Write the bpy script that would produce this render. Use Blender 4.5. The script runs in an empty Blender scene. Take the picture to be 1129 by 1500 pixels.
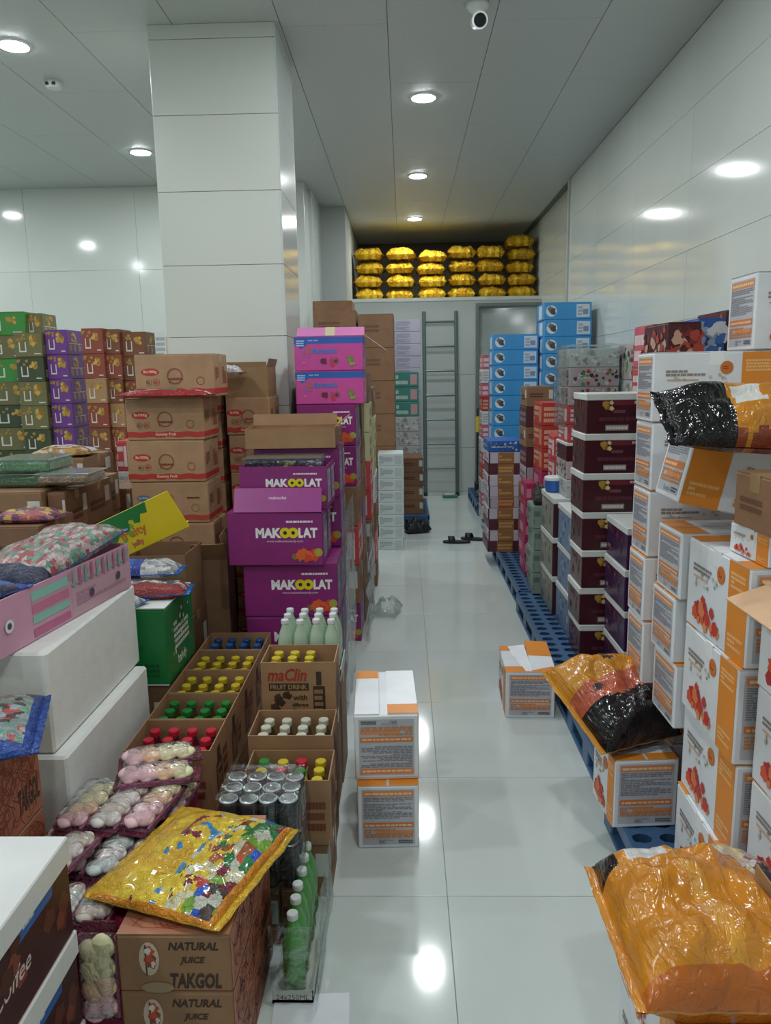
import bpy, math, random
from math import sin, cos, pi, radians, sqrt, tan
from mathutils import Vector, Matrix, Euler, noise
random.seed(7)
SC = bpy.context.scene
COL = SC.collection
# ---------------------------------------------------------------- camera
EYE, FPX, PW, PH = 1.65, 1127.0, 1129, 1500
ROT = Matrix.Rotation(radians(1.5), 3, 'Z') @ Matrix.Rotation(pi/2 - radians(10.2), 3, 'X') @ Matrix.Rotation(radians(-0.95), 3, 'Z')
cd = bpy.data.cameras.new('camera')
cam = bpy.data.objects.new('camera', cd)
COL.objects.link(cam)
cam.matrix_world = Matrix.Translation((0, 0, EYE)) @ ROT.to_4x4()
cd.sensor_fit = 'VERTICAL'
cd.sensor_height = 24.0
cd.lens = FPX / PH * 24.0
cd.clip_start = .02
SC.camera = cam
# ---------------------------------------------------------------- world and exposure
wd = bpy.data.worlds.new('world'); SC.world = wd
wd.use_nodes = True
wd.node_tree.nodes['Background'].inputs[0].default_value = (.82, .93, .90, 1)
wd.node_tree.nodes['Background'].inputs[1].default_value = .12
SC.view_settings.view_transform = 'Standard'
SC.view_settings.look = 'None'
SC.view_settings.exposure = 0.0
SC.view_settings.gamma = 1
SC.view_settings.use_curve_mapping = False
LAMP_STRENGTH = 290.0
CEIL = 3.65

def at(px, py, X=None, Y=None, Z=None):
    d = ROT @ Vector(((px - PW/2)/FPX, -(py - PH/2)/FPX, -1))
    t = X/d.x if X is not None else Y/d.y if Y is not None else (Z - EYE)/d.z
    return Vector((0, 0, EYE)) + d*t

# ---------------------------------------------------------------- materials
def lin(h):
    h = h.lstrip('#')
    c = [int(h[i:i+2], 16)/255 for i in (0, 2, 4)]
    return tuple((x/12.92 if x <= .04045 else ((x+.055)/1.055)**2.4) for x in c) + (1,)
_M = {}
def M(col, rough=.55, kind='print', metal=0., coat=0., name=None):
    key = (col, rough, kind, metal, coat)
    if key in _M: return _M[key]
    m = bpy.data.materials.new(name or kind + '_' + col.strip('#'))
    m.use_nodes = True
    nt = m.node_tree; N = nt.nodes; Lk = nt.links
    b = N['Principled BSDF']
    c = lin(col)
    b.inputs['Base Color'].default_value = c
    b.inputs['Roughness'].default_value = rough
    b.inputs['Metallic'].default_value = metal
    b.inputs['Coat Weight'].default_value = coat
    b.inputs['Coat Roughness'].default_value = .12
    tc = N.new('ShaderNodeTexCoord')
    def noise_tex(scale, detail=3, rough_=.5, stretch=None):
        n = N.new('ShaderNodeTexNoise'); n.inputs['Scale'].default_value = scale
        n.inputs['Detail'].default_value = detail; n.inputs['Roughness'].default_value = rough_
        if stretch:
            mp = N.new('ShaderNodeMapping'); mp.inputs['Scale'].default_value = stretch
            Lk.new(tc.outputs['Object'], mp.inputs[0]); Lk.new(mp.outputs[0], n.inputs['Vector'])
        else: Lk.new(tc.outputs['Object'], n.inputs['Vector'])
        return n
    def vary(n, lo, hi):
        r = N.new('ShaderNodeMapRange'); r.inputs[1].default_value = .3; r.inputs[2].default_value = .7
        r.inputs[3].default_value = lo; r.inputs[4].default_value = hi
        Lk.new(n.outputs['Fac'], r.inputs[0])
        mx = N.new('ShaderNodeMix'); mx.data_type = 'RGBA'; mx.blend_type = 'MULTIPLY'; mx.inputs[0].default_value = 1
        mx.inputs[6].default_value = c
        Lk.new(r.outputs[0], mx.inputs[7]); Lk.new(mx.outputs[2], b.inputs['Base Color'])
    def bump(src, strength, dist):
        bp = N.new('ShaderNodeBump'); bp.inputs['Strength'].default_value = strength; bp.inputs['Distance'].default_value = dist
        Lk.new(src, bp.inputs['Height']); Lk.new(bp.outputs[0], b.inputs['Normal'])
    if kind == 'card':
        n = noise_tex(9, 4, .6); vary(n, .86, 1.08)
        bump(noise_tex(70, 2, .5, (.25, .25, 3)).outputs['Fac'], .12, .004)
    elif kind == 'print':
        n = noise_tex(6, 3); vary(n, .92, 1.05)
    elif kind in ('film', 'foil'):
        n = noise_tex(14, 4, .6); vary(n, .75, 1.15)
        n2 = noise_tex(48 if kind == 'film' else 34, 3, .65); n2.inputs['Distortion'].default_value = 1.2
        bump(n2.outputs['Fac'], 1.0, .016 if kind == 'film' else .03)
    elif kind == 'bagfilm':
        n = noise_tex(9, 4, .6); vary(n, .8, 1.1)
        n2 = noise_tex(26, 3, .6, (1, .35, 1)); n2.inputs['Distortion'].default_value = .8
        bump(n2.outputs['Fac'], .8, .016)
    elif kind == 'wall':
        n = noise_tex(.8, 3); vary(n, .96, 1.02)
        bump(noise_tex(2.2, 2).outputs['Fac'], .014, .02)
    elif kind == 'floor':
        n = noise_tex(1.1, 5, .6); vary(n, .93, 1.03)
        bump(noise_tex(3, 1).outputs['Fac'], .02, .004)
    elif kind == 'foam':
        n = noise_tex(16, 4, .7); vary(n, .93, 1.02)
        v = N.new('ShaderNodeTexVoronoi'); v.inputs['Scale'].default_value = 160; Lk.new(tc.outputs['Object'], v.inputs['Vector'])
        bump(v.outputs['Distance'], .15, .002)
    elif kind == 'ceil':
        n = noise_tex(60, 3, .6); vary(n, .95, 1.03)
        bump(noise_tex(150, 2).outputs['Fac'], .1, .002)
    elif kind == 'plastic':
        bump(noise_tex(25, 2).outputs['Fac'], .05, .004)
    _M[key] = m
    return m

def glassy(name, col, rough, fac, bump_s=0.8, scale=30):
    """clear plastic film or PET: part transparent, part glossy"""
    m = bpy.data.materials.new(name); m.use_nodes = True
    nt = m.node_tree; N = nt.nodes; Lk = nt.links
    N.remove(N['Principled BSDF']); out = N['Material Output']
    tr = N.new('ShaderNodeBsdfTransparent'); tr.inputs[0].default_value = lin(col)
    gl = N.new('ShaderNodeBsdfGlossy'); gl.inputs['Roughness'].default_value = rough
    gl.inputs[0].default_value = (.9, .95, .95, 1)
    lw = N.new('ShaderNodeLayerWeight'); lw.inputs[0].default_value = fac
    tc = N.new('ShaderNodeTexCoord')
    n = N.new('ShaderNodeTexNoise'); n.inputs['Scale'].default_value = scale; n.inputs['Detail'].default_value = 3
    n.inputs['Distortion'].default_value = 1.2
    Lk.new(tc.outputs['Object'], n.inputs['Vector'])
    bp = N.new('ShaderNodeBump'); bp.inputs['Strength'].default_value = bump_s; bp.inputs['Distance'].default_value = .012
    Lk.new(n.outputs['Fac'], bp.inputs['Height']); Lk.new(bp.outputs[0], gl.inputs['Normal']); Lk.new(bp.outputs[0], lw.inputs['Normal'])
    mx = N.new('ShaderNodeMixShader')
    Lk.new(lw.outputs['Facing'], mx.inputs[0]); Lk.new(tr.outputs[0], mx.inputs[1]); Lk.new(gl.outputs[0], mx.inputs[2])
    Lk.new(mx.outputs[0], out.inputs[0])
    return m
WRAP = glassy('stretch_film', '#eef3f2', .14, .2)
FILM = glassy('clear_film', '#f0f4f2', .12, .28, 1., 45)
PET = glassy('clear_bottle_plastic', '#dcebe0', .08, .35, .1, 20)

def emit(name, col, s):
    m = bpy.data.materials.new(name); m.use_nodes = True
    b = m.node_tree.nodes['Principled BSDF']
    b.inputs['Emission Color'].default_value = col; b.inputs['Emission Strength'].default_value = s
    return m

# ---------------------------------------------------------------- text glyphs
_G = {}
def glyph(s, bold=.012):
    k = (s, bold)
    if k in _G: return _G[k]
    cu = bpy.data.curves.new('g', 'FONT'); cu.body = s; cu.size = 1; cu.resolution_u = 2; cu.offset = bold
    cu.fill_mode = 'FRONT'
    o = bpy.data.objects.new('g', cu); COL.objects.link(o)
    dg = bpy.context.evaluated_depsgraph_get(); dg.update()
    me = bpy.data.meshes.new_from_object(o.evaluated_get(dg))
    v = [(p.co.x, p.co.y) for p in me.vertices]; f = [tuple(p.vertices) for p in me.polygons]
    bpy.data.objects.remove(o); bpy.data.curves.remove(cu); bpy.data.meshes.remove(me)
    xs = [p[0] for p in v]; ys = [p[1] for p in v]
    x0, x1, y0, y1 = min(xs), max(xs), min(ys), max(ys)
    hh = y1 - y0
    v = [((x - (x0+x1)/2)/hh, (y - (y0+y1)/2)/hh) for x, y in v]
    _G[k] = (v, f, (x1-x0)/hh)
    return _G[k]

# ---------------------------------------------------------------- mesh builder
class MB:
    def __init__(s): s.v = []; s.f = []; s.m = []; s.mats = []; s.smooth = False
    def mi(s, m):
        if isinstance(m, str): m = M(m, .5)
        if m not in s.mats: s.mats.append(m)
        return s.mats.index(m)
    def poly(s, pts, m, rev=False):
        n = len(s.v); s.v += [tuple(p) for p in pts]
        idx = list(range(n, n+len(pts)))
        s.f.append(idx[::-1] if rev else idx); s.m.append(s.mi(m))
    def box(s, x0, y0, z0, x1, y1, z1, m, c=0.):
        """axis box; c > 0 gives chamfered edges"""
        k = s.mi(m)
        if c <= 0:
            n = len(s.v)
            s.v += [(x, y, z) for z in (z0, z1) for y in (y0, y1) for x in (x0, x1)]
            for q in ((0,2,3,1),(4,5,7,6),(0,1,5,4),(2,6,7,3),(0,4,6,2),(1,3,7,5)):
                s.f.append([n+i for i in q]); s.m.append(k)
            return
        n = len(s.v); P = {}
        X = (x0, x1); Y = (y0, y1); Z = (z0, z1)
        for i in (0, 1):
            for j in (0, 1):
                for l in (0, 1):
                    sx = c*(1-2*i); sy = c*(1-2*j); sz = c*(1-2*l)
                    P[i,j,l,0] = len(s.v); s.v.append((X[i], Y[j]+sy, Z[l]+sz))
                    P[i,j,l,1] = len(s.v); s.v.append((X[i]+sx, Y[j], Z[l]+sz))
                    P[i,j,l,2] = len(s.v); s.v.append((X[i]+sx, Y[j]+sy, Z[l]))
        F = []
        for i in (0, 1):
            q = [P[i,0,0,0], P[i,1,0,0], P[i,1,1,0], P[i,0,1,0]]; F.append(q if i else q[::-1])
            q = [P[0,i,0,1], P[1,i,0,1], P[1,i,1,1], P[0,i,1,1]]; F.append(q[::-1] if i else q)
            q = [P[0,0,i,2], P[1,0,i,2], P[1,1,i,2], P[0,1,i,2]]; F.append(q if i else q[::-1])
        for a in (0, 1):
            for b in (0, 1):
                F.append([P[a,b,0,0], P[a,b,1,0], P[a,b,1,1], P[a,b,0,1]] if a != b else [P[a,b,0,1], P[a,b,1,1], P[a,b,1,0], P[a,b,0,0]])
                F.append([P[a,0,b,0], P[a,0,b,2], P[a,1,b,2], P[a,1,b,0]] if a != b else [P[a,1,b,0], P[a,1,b,2], P[a,0,b,2], P[a,0,b,0]])
                F.append([P[0,a,b,1], P[0,a,b,2], P[1,a,b,2], P[1,a,b,1]] if a == b else [P[1,a,b,1], P[1,a,b,2], P[0,a,b,2], P[0,a,b,1]])
                for d in (0, 1):
                    t = [P[a,b,d,0], P[a,b,d,1], P[a,b,d,2]]
                    F.append(t if (a+b+d) % 2 else t[::-1])
        for q in F: s.f.append(q); s.m.append(k)
    def lathe(s, prof, m, n=14, cx=0, cy=0, cap=True):
        k = s.mi(m); b = len(s.v)
        for r, z in prof:
            for i in range(n):
                a = 2*pi*i/n; s.v.append((cx + r*cos(a), cy + r*sin(a), z))
        for j in range(len(prof)-1):
            for i in range(n):
                i2 = (i+1) % n
                s.f.append([b+j*n+i, b+j*n+i2, b+(j+1)*n+i2, b+(j+1)*n+i]); s.m.append(k)
        if cap:
            s.f.append([b+i for i in range(n)][::-1]); s.m.append(k)
            s.f.append([b+(len(prof)-1)*n+i for i in range(n)]); s.m.append(k)
    def tube(s, p, q, r, m, n=8):
        p = Vector(p); q = Vector(q); d = (q-p).normalized()
        u = d.orthogonal().normalized(); w = d.cross(u); k = s.mi(m); b = len(s.v)
        for e in (p, q):
            for i in range(n):
                a = 2*pi*i/n; s.v.append(tuple(e + u*r*cos(a) + w*r*sin(a)))
        for i in range(n):
            i2 = (i+1) % n; s.f.append([b+i, b+i2, b+n+i2, b+n+i]); s.m.append(k)
        s.f.append([b+i for i in range(n)][::-1]); s.m.append(k)
        s.f.append([b+n+i for i in range(n)]); s.m.append(k)
    def blob(s, c, r, m, nu=8, nv=6, seed=0, amp=.12):
        k = s.mi(m); b = len(s.v); c = Vector(c)
        for j in range(nv+1):
            t = pi*j/nv
            for i in range(nu):
                a = 2*pi*i/nu
                d = Vector((sin(t)*cos(a), sin(t)*sin(a), cos(t)))
                q = 1 + amp*noise.noise(d*1.7 + Vector((seed*3.1, seed, 0)))*2
                s.v.append((c.x + d.x*r[0]*q, c.y + d.y*r[1]*q, c.z + d.z*r[2]*q))
        for j in range(nv):
            for i in range(nu):
                i2 = (i+1) % nu
                s.f.append([b+j*nu+i, b+(j+1)*nu+i, b+(j+1)*nu+i2, b+j*nu+i2]); s.m.append(k)
    # flat print on one face
    def face(s, O, U, V, ops, seed=0, off=.0006):
        O = Vector(O); U = Vector(U); V = Vector(V); N = U.cross(V).normalized()
        W, H = U.length, V.length; u_ = U/W; v_ = V/H
        rnd = random.Random(seed)
        for li, op in enumerate(ops):
            e = N*(off + .00022*li)
            P = lambda x, y: O + u_*x + v_*y + e
            R = lambda x0, y0, x1, y1, c: s.poly([P(x0,y0), P(x1,y0), P(x1,y1), P(x0,y1)], c)
            t = op[0]
            if t == 'r': R(op[1]*W, op[2]*H, op[3]*W, op[4]*H, op[5])
            elif t == 'c' or t == 'e':
                if t == 'c': _, u, v, r, c = op; rx = ry = r*H
                else: _, u, v, rx, ry, c = op; rx *= H; ry *= H
                s.poly([P(u*W + rx*cos(a*pi/9), v*H + ry*sin(a*pi/9)) for a in range(18)], c)
            elif t == 'o':
                _, u, v, r, c = op
                for a in range(16):
                    a0 = a*pi/8; a1 = (a+1)*pi/8; ri = r*.86
                    s.poly([P(u*W+q*H*cos(b), v*H+q*H*sin(b)) for q, b in ((r,a0),(r,a1),(ri,a1),(ri,a0))], c)
            elif t == 't':
                u, v, h_, txt, c = op[1:6]; mw = op[6] if len(op) > 6 else .96; bold = op[7] if len(op) > 7 else .02
                gv, gf, gw = glyph(txt, bold); hh = h_*H; sh = op[8] if len(op) > 8 else 0
                sx = min(hh, mw*W/gw)
                n = len(s.v); s.v += [tuple(P(u*W + (x+sh*y)*sx, v*H + y*hh)) for x, y in gv]; k = s.mi(c)
                for q in gf: s.f.append([n+i for i in q]); s.m.append(k)
            elif t == 'w':
                _, v0, v1, amp, c = op; n = 24
                for i in range(n):
                    a0 = i/n; a1 = (i+1)/n; f = lambda a: amp*sin(a*26)
                    s.poly([P(.004*W+a0*W*.992, (v0+f(a0))*H), P(.004*W+a1*W*.992, (v0+f(a1))*H), P(.004*W+a1*W*.992, (v1+f(a1))*H), P(.004*W+a0*W*.992, (v1+f(a0))*H)], c)
            elif t == 's':
                _, u0, v0, u1, v1, rows, c = op
                for r in range(rows):
                    y0 = v1 - (v1-v0)*(r+.85)/rows; y1 = v1 - (v1-v0)*(r+.2)/rows; x = u0
                    while x < u1 - .02:
                        L = rnd.uniform(.05, .16)*(u1-u0); xe = min(x+L, u1)
                        R(x*W, y0*H, xe*W, y1*H, c); x = xe + .018*(u1-u0)
                        if rnd.random() < .06: break
            elif t == 'b':
                _, u0, v0, u1, v1, n, r, cs = op
                for i in range(n):
                    u = rnd.uniform(u0, u1); v = rnd.uniform(v0, v1); rr = r*rnd.uniform(.6, 1.2)*H; c = cs[i % len(cs)]
                    ee = N*.00006*i; ph = rnd.uniform(0, 6)
                    s.poly([P(u*W + rr*(1+.25*sin(3*a+ph))*cos(a*pi/5), v*H + rr*(1+.25*cos(2*a+ph))*sin(a*pi/5)) + ee for a in range(10)], c)
            elif t == 'p':
                _, n, c = op; L = .075*(W*H)**.5/.3
                for i in range(n):
                    x = rnd.uniform(.06, .94)*W; y = rnd.uniform(.08, .92)*H; r0 = rnd.uniform(.5, 1)*L; ph = rnd.uniform(0, 6); sg = rnd.choice((-1, 1)); w = .0014+.0025*rnd.random()
                    for a in range(7):
                        q = [ph+sg*(a+e_)*.6 for e_ in (0, 1)]; rr = [r0*(1-.12*(a+e_)) for e_ in (0, 1)]
                        pts = [(x+rr[0]*cos(q[0]), y+rr[0]*sin(q[0])), (x+rr[1]*cos(q[1]), y+rr[1]*sin(q[1])), (x+(rr[1]-w)*cos(q[1]), y+(rr[1]-w)*sin(q[1])), (x+(rr[0]-w)*cos(q[0]), y+(rr[0]-w)*sin(q[0]))]
                        if all(.01*W < px < .99*W and .01*H < py < .99*H for px, py in pts): s.poly([P(*z) for z in pts], c, rev=sg < 0)
            elif t == 'g': s.poly([P(u*W, v*H) for u, v in op[1]], op[2])
    def mesh(s, name):
        me = bpy.data.meshes.new(name); me.from_pydata(s.v, [], s.f)
        for m in s.mats: me.materials.append(m)
        me.polygons.foreach_set('material_index', s.m)
        if s.smooth: me.polygons.foreach_set('use_smooth', [True]*len(s.f))
        me.update(); return me
    def build(s, name, parent=None, loc=None, rz=0.): return new(name, s.mesh(name), parent, loc, rz)

def new(name, me, parent=None, loc=None, rz=0.):
    o = bpy.data.objects.new(name, me); COL.objects.link(o)
    if parent is not None: o.parent = parent
    if loc is not None: o.location = loc
    if rz: o.rotation_euler.z = rz
    return o
def tag(o, label=None, cat=None, group=None, kind=None):
    if label: o['label'] = label
    if cat: o['category'] = cat
    if group: o['group'] = group
    if kind: o['kind'] = kind
    return o
def empty(name, loc, rz=0.):
    o = bpy.data.objects.new(name, None); COL.objects.link(o); o.location = loc; o.rotation_euler.z = rz; o.empty_display_size = .05
    return o
def frames(w, d, h):
    return {'F': ((-w/2,-d/2,0),(w,0,0),(0,0,h)), 'R': ((w/2,-d/2,0),(0,d,0),(0,0,h)),
            'L': ((-w/2,d/2,0),(0,-d,0),(0,0,h)), 'K': ((w/2,d/2,0),(-w,0,0),(0,0,h)), 'T': ((-w/2,-d/2,h),(w,0,0),(0,d,0))}
ORD = ['topmost', 'second', 'third', 'fourth', 'fifth', 'sixth', 'seventh', 'eighth', 'ninth', 'tenth', 'eleventh', 'twelfth', 'thirteenth', 'fourteenth', 'fifteenth', 'sixteenth']
def nth(i): return ORD[i] if i == 0 else ORD[i] + ' from top'

# ================================================================= ROOM
WALLC = M('#d5dcd6', .09, 'wall'); GROUT = M('#98a39e', .7); WGROUT = M('#b3bcb6', .6); TILE = M('#c9d2ce', .09, 'floor'); PANEL = M('#c3cac7', .4, 'ceil')
CEILG = M('#74807b', .7)
def struct(o): o['kind'] = 'structure'; return o
# floor: grout bed with polished tiles
b = MB(); b.box(-6, -3.2, -.10, 2.1, 13.2, -.004, GROUT); floor = struct(b.build('floor'))
T_ = .735; b = MB(); b.box(-T_/2+.0012, -T_/2+.0012, -.0045, T_/2-.0012, T_/2-.0012, 0, TILE, .0008); tile_me = b.mesh('tile')
for i in range(-5, 3):
    for j in range(-3, 13):
        o = new('tile', tile_me, floor, (.12 + (i+.5)*T_, 2.21 + (j-.5)*T_, 0))
        o.rotation_euler = (random.uniform(-1, 1)*.0006, random.uniform(-1, 1)*.0006, 0)
# ceiling: grid of panels
b = MB(); b.box(-6, -3.2, CEIL+.006, 2.1, 13.2, CEIL+.1, CEILG); ceiling = struct(b.build('ceiling'))
CW, CLN = .62, 1.9; b = MB(); b.box(-CW/2+.002, -CLN/2+.0015, 0, CW/2-.002, CLN/2-.0015, .008, PANEL, .0015); pan_me = b.mesh('ceiling_panel')
for i in range(0, 11):
    for j in range(-1, 7):
        o = new('panel', pan_me, ceiling, (1.79 - (i+.5)*CW + (.31 if False else 0), 1.1 + j*CLN + (i % 2)*.95, CEIL))
b = MB(); b.box(-CW/2+.002, -CLN/2, 0, CW/2, CLN/2, .008, PANEL); 
# walls made of large glazed tiles
def tiled_wall(name, O, U, V, N, mat, tw=1.2, th=.424, thick=.012, off=0., backm=None, tilt=.0015):
    """back slab + tile children; O lower corner, U,V extents, N normal into the room"""
    O = Vector(O); U = Vector(U); V = Vector(V); N = Vector(N)
    b = MB(); e = O - N*.08
    pts = [O - N*(thick-.002), O + U - N*(thick-.002), O + U + V - N*(thick-.002), O + V - N*(thick-.002)]
    pb = [p - N*.08 for p in pts]
    n = len(b.v); b.v += [tuple(p) for p in pts+pb]; k = b.mi(backm or WGROUT)
    for q in ((0,1,2,3),(7,6,5,4),(0,4,5,1),(1,5,6,2),(2,6,7,3),(3,7,4,0)): b.f.append([n+i for i in q]); b.m.append(k)
    w = struct(b.build(name))
    W = U.length; H = V.length; u = U/W; v = V/H; g = .0012
    nr = math.ceil(H/th - .001); rnd = random.Random(hash(name) % 99 if False else len(name))
    for r in range(nr):
        y1 = H - r*th; y0 = max(0, y1 - th)
        x = 0. - off
        while x < W - .01:
            x0 = max(0, x); x1 = min(W, x+tw); x += tw
            if x1 - x0 < .02: continue
            c = O + u*(x0+x1)/2 + v*(y0+y1)/2
            hw = (x1-x0)/2-g; hh = (y1-y0)/2-g
            m = MB(); kk = m.mi(mat)
            for s_ in (0, -1):
                for a, bb in ((-1,-1),(1,-1),(1,1),(-1,1)): m.v.append(tuple(u*a*hw + v*bb*hh + N*s_*thick))
            for q in ((0,1,2,3),(7,6,5,4),(0,4,5,1),(1,5,6,2),(2,6,7,3),(3,7,4,0)): m.f.append(list(q)); m.m.append(kk)
            t = m.build('tile', w, c)
            t.rotation_euler = (rnd.uniform(-1, 1)*tilt, rnd.uniform(-1, 1)*tilt, rnd.uniform(-1, 1)*tilt)
    return w
tiled_wall('wall_right', (1.79, 8.7, 0), (0, -11.9, 0), (0, 0, CEIL), (-1, 0, 0), WALLC)
tiled_wall('wall_right_rear', (1.86, 12.9, 0), (0, -4.2, 0), (0, 0, CEIL), (-1, 0, 0), M('#ccd2c9', .2, 'wall'))
b = MB(); b.box(1.772, 8.66, 0, 1.96, 8.735, CEIL, M('#b9beb4', .35)); struct(b.build('trim_1'))
tiled_wall('wall_back_left', (-6, 8.6, 0), (4.95, 0, 0), (0, 0, CEIL), (0, -1, 0), WALLC, off=.45, th=.85, tilt=.003)
tiled_wall('wall_left', (-5.95, -3.2, 0), (0, 11.8, 0), (0, 0, CEIL), (1, 0, 0), WALLC)
tiled_wall('wall_front', (1.85, -3.15, 0), (-7.9, 0, 0), (0, 0, CEIL), (0, 1, 0), WALLC)
# jogs beside the rear alcove
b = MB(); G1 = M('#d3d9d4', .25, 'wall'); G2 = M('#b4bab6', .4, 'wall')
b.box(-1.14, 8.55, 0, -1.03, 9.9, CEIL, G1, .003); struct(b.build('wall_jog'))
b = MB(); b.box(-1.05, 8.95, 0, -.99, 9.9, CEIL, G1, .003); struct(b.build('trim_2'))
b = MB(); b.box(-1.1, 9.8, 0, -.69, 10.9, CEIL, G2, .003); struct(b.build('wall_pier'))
# wall under the storage ledge, its door, ledge, alcove
DW = M('#cdd4d0', .35, 'wall')
b = MB(); b.box(-.72, 10.72, 0, 1.0, 10.84, 2.6, M('#d3dad6', .35, 'wall')); b.box(1.0, 10.72, 2.53, 1.86, 10.84, 2.6, DW); wb_ = struct(b.build('wall_back'))
for k, (x0, x1, z0, z1) in enumerate(((-.69, .98, 1.62, 2.58), (-.69, .98, .62, 1.61), (-.69, .98, .01, .61))):
    b = MB(); b.box(x0, 10.712, z0, x1, 10.722, z1, DW, .002); b.build('panel', wb_)
b = MB(); b.box(-.72, 10.70, 2.6, 1.86, 12.7, 2.645, M('#dde2dd', .4)); struct(b.build('trim_3'))
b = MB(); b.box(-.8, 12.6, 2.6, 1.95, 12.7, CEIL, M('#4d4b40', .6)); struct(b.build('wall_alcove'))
b = MB(); b.box(-.8, 10.84, 2.6, -.70, 12.7, CEIL, M('#cfd2c8', .4)); struct(b.build('wall_alcove_left'))
fr = M('#7b8783', .4)
b = MB(); b.box(.985, 10.69, 0, 1.02, 10.74, 2.56, fr); b.box(1.82, 10.69, 0, 1.86, 10.74, 2.56, fr); b.box(1.02, 10.69, 2.52, 1.82, 10.74, 2.56, fr); struct(b.build('trim_4'))
b = MB(); b.box(0, -.02, .01, .78, .02, 2.5, M('#b9c3c0', .1, 'print', coat=0.)); b.box(.02, -.026, 1.0, .06, -.018, 1.2, fr); 
door = struct(b.build('door_1', None, (1.03, 10.76, 0)))
door.rotation_euler = (radians(-2.1), 0, radians(-8.4)); door.location = (1.025, 10.80, .03)
b = MB(); b.tube((.04, -.05, 1.08), (.14, -.05, 1.08), .011, M('#9aa3a3', .3, metal=.8)); b.tube((.04, -.02, 1.08), (.04, -.05, 1.08), .01, M('#9aa3a3', .3, metal=.8)); b.build('door_handle', door)
# square column faced with big tiles
b = MB(); b.box(-1.44, 4.84, 0, -.73, 5.48, CEIL, WGROUT); colm = struct(b.build('pillar_wall'))
colm.name = 'wall_pillar'
COLC = M('#d9ddd6', .3, 'wall'); CS = M('#d3dbd8', .14, 'wall')
zs = [CEIL, 3.57, 3.161, 2.737, 2.313, 1.889, 1.465, 1.04, .62, .2, 0]
for z1, z0 in zip(zs, zs[1:]):
    b = MB(); b.box(-1.452, 4.829, z0+.0015, -.7305, 4.842, z1-.0015, COLC, .001); b.build('tile', colm)
    b = MB(); b.box(-.732, 4.8305, z0+.0015, -.716, 5.482, z1-.0015, CS, .001); o = b.build('tile', colm)
    b = MB(); b.box(-1.456, 4.8305, z0+.0015, -1.438, 5.482, z1-.0015, COLC, .001); b.build('tile', colm)
b = MB(); b.box(-1.456, 5.478, 0, -.716, 5.492, CEIL, COLC); b.build('rear_facing', colm)
# ---- ceiling downlights
EM = emit('lamp_glow', (.93, .98, 1, 1), LAMP_STRENGTH); RIM = M('#e6eaea', .35)
for x, ys, row in ((.17, (-.7, 1.57, 3.85, 6.12, 8.4, 10.64), 'aisle'), (-2.34, (-1.8, .48, 2.76, 5.04, 7.33), 'left'), (-4.8, (.48, 2.76, 5.04, 7.33), 'far')):
    for k, y in enumerate(ys):
        e = empty('ceiling_light', (x, y, CEIL))
        words = {'aisle': {3: 'large round downlight nearest above the aisle', 4: 'round downlight second from front above the aisle', 5: 'small farthest round downlight before the gold bags'},
                 'left': {3: 'round downlight at the upper left corner of the ceiling', 4: 'round downlight on the ceiling left of the pillar'}}.get(row, {}).get(k, 'round ceiling downlight out of view, %s in the %s row' % (['foremost', 'second', 'third', 'fourth', 'fifth', 'sixth'][k], row))
        tag(e, ' '.join(words.split()[:16]), 'ceiling light', 'round ceiling downlights')
        b = MB(); b.lathe([(.085, -.012), (.088, -.0115), (.104, -.006), (.106, 0)], RIM, 28, cap=False); b.smooth = True; b.build('rim', e)
        b = MB(); b.lathe([(.001, -.0125), (.086, -.0125)], EM, 28, cap=False); o = b.build('diffuser', e)
# ---- bullet camera and smoke detector
p = at(700, 2, Z=CEIL); e = empty('security_camera', (p.x, p.y+.02, CEIL)); tag(e, 'white bullet security camera hanging from the ceiling above the aisle', 'camera')
wp = M('#dfe3e0', .35, 'plastic')
b = MB(); b.lathe([(.062, 0), (.064, -.02), (.05, -.035), (.028, -.05), (.026, -.075)][::-1], wp, 20); b.smooth = True; b.build('mount', e)
b = MB(); b.tube((0, .03, -.085), (0, -.12, -.135), .038, wp, 18); b.tube((0, -.105, -.13), (0, -.135, -.14), .043, wp, 18); b.build('housing', e)
b = MB(); b.tube((0, -.137, -.1405), (0, -.142, -.1425), .033, M('#15171b', .12), 18); b.build('lens', e)
p = at(78, 120, Z=CEIL); e = empty('smoke_detector', (p.x, p.y, CEIL)); tag(e, 'small white smoke detector on the ceiling at upper left', 'smoke detector')
b = MB(); b.lathe([(.03, -.045), (.05, -.04), (.058, -.02), (.06, 0)], wp, 20); b.smooth = True; b.build('body', e)
b = MB()
for a in (-1, 1): b.box(a*.022-.012, -.056, -.034, a*.022+.012, -.048, -.016, M('#333836', .6))
b.build('vent', e)

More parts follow.
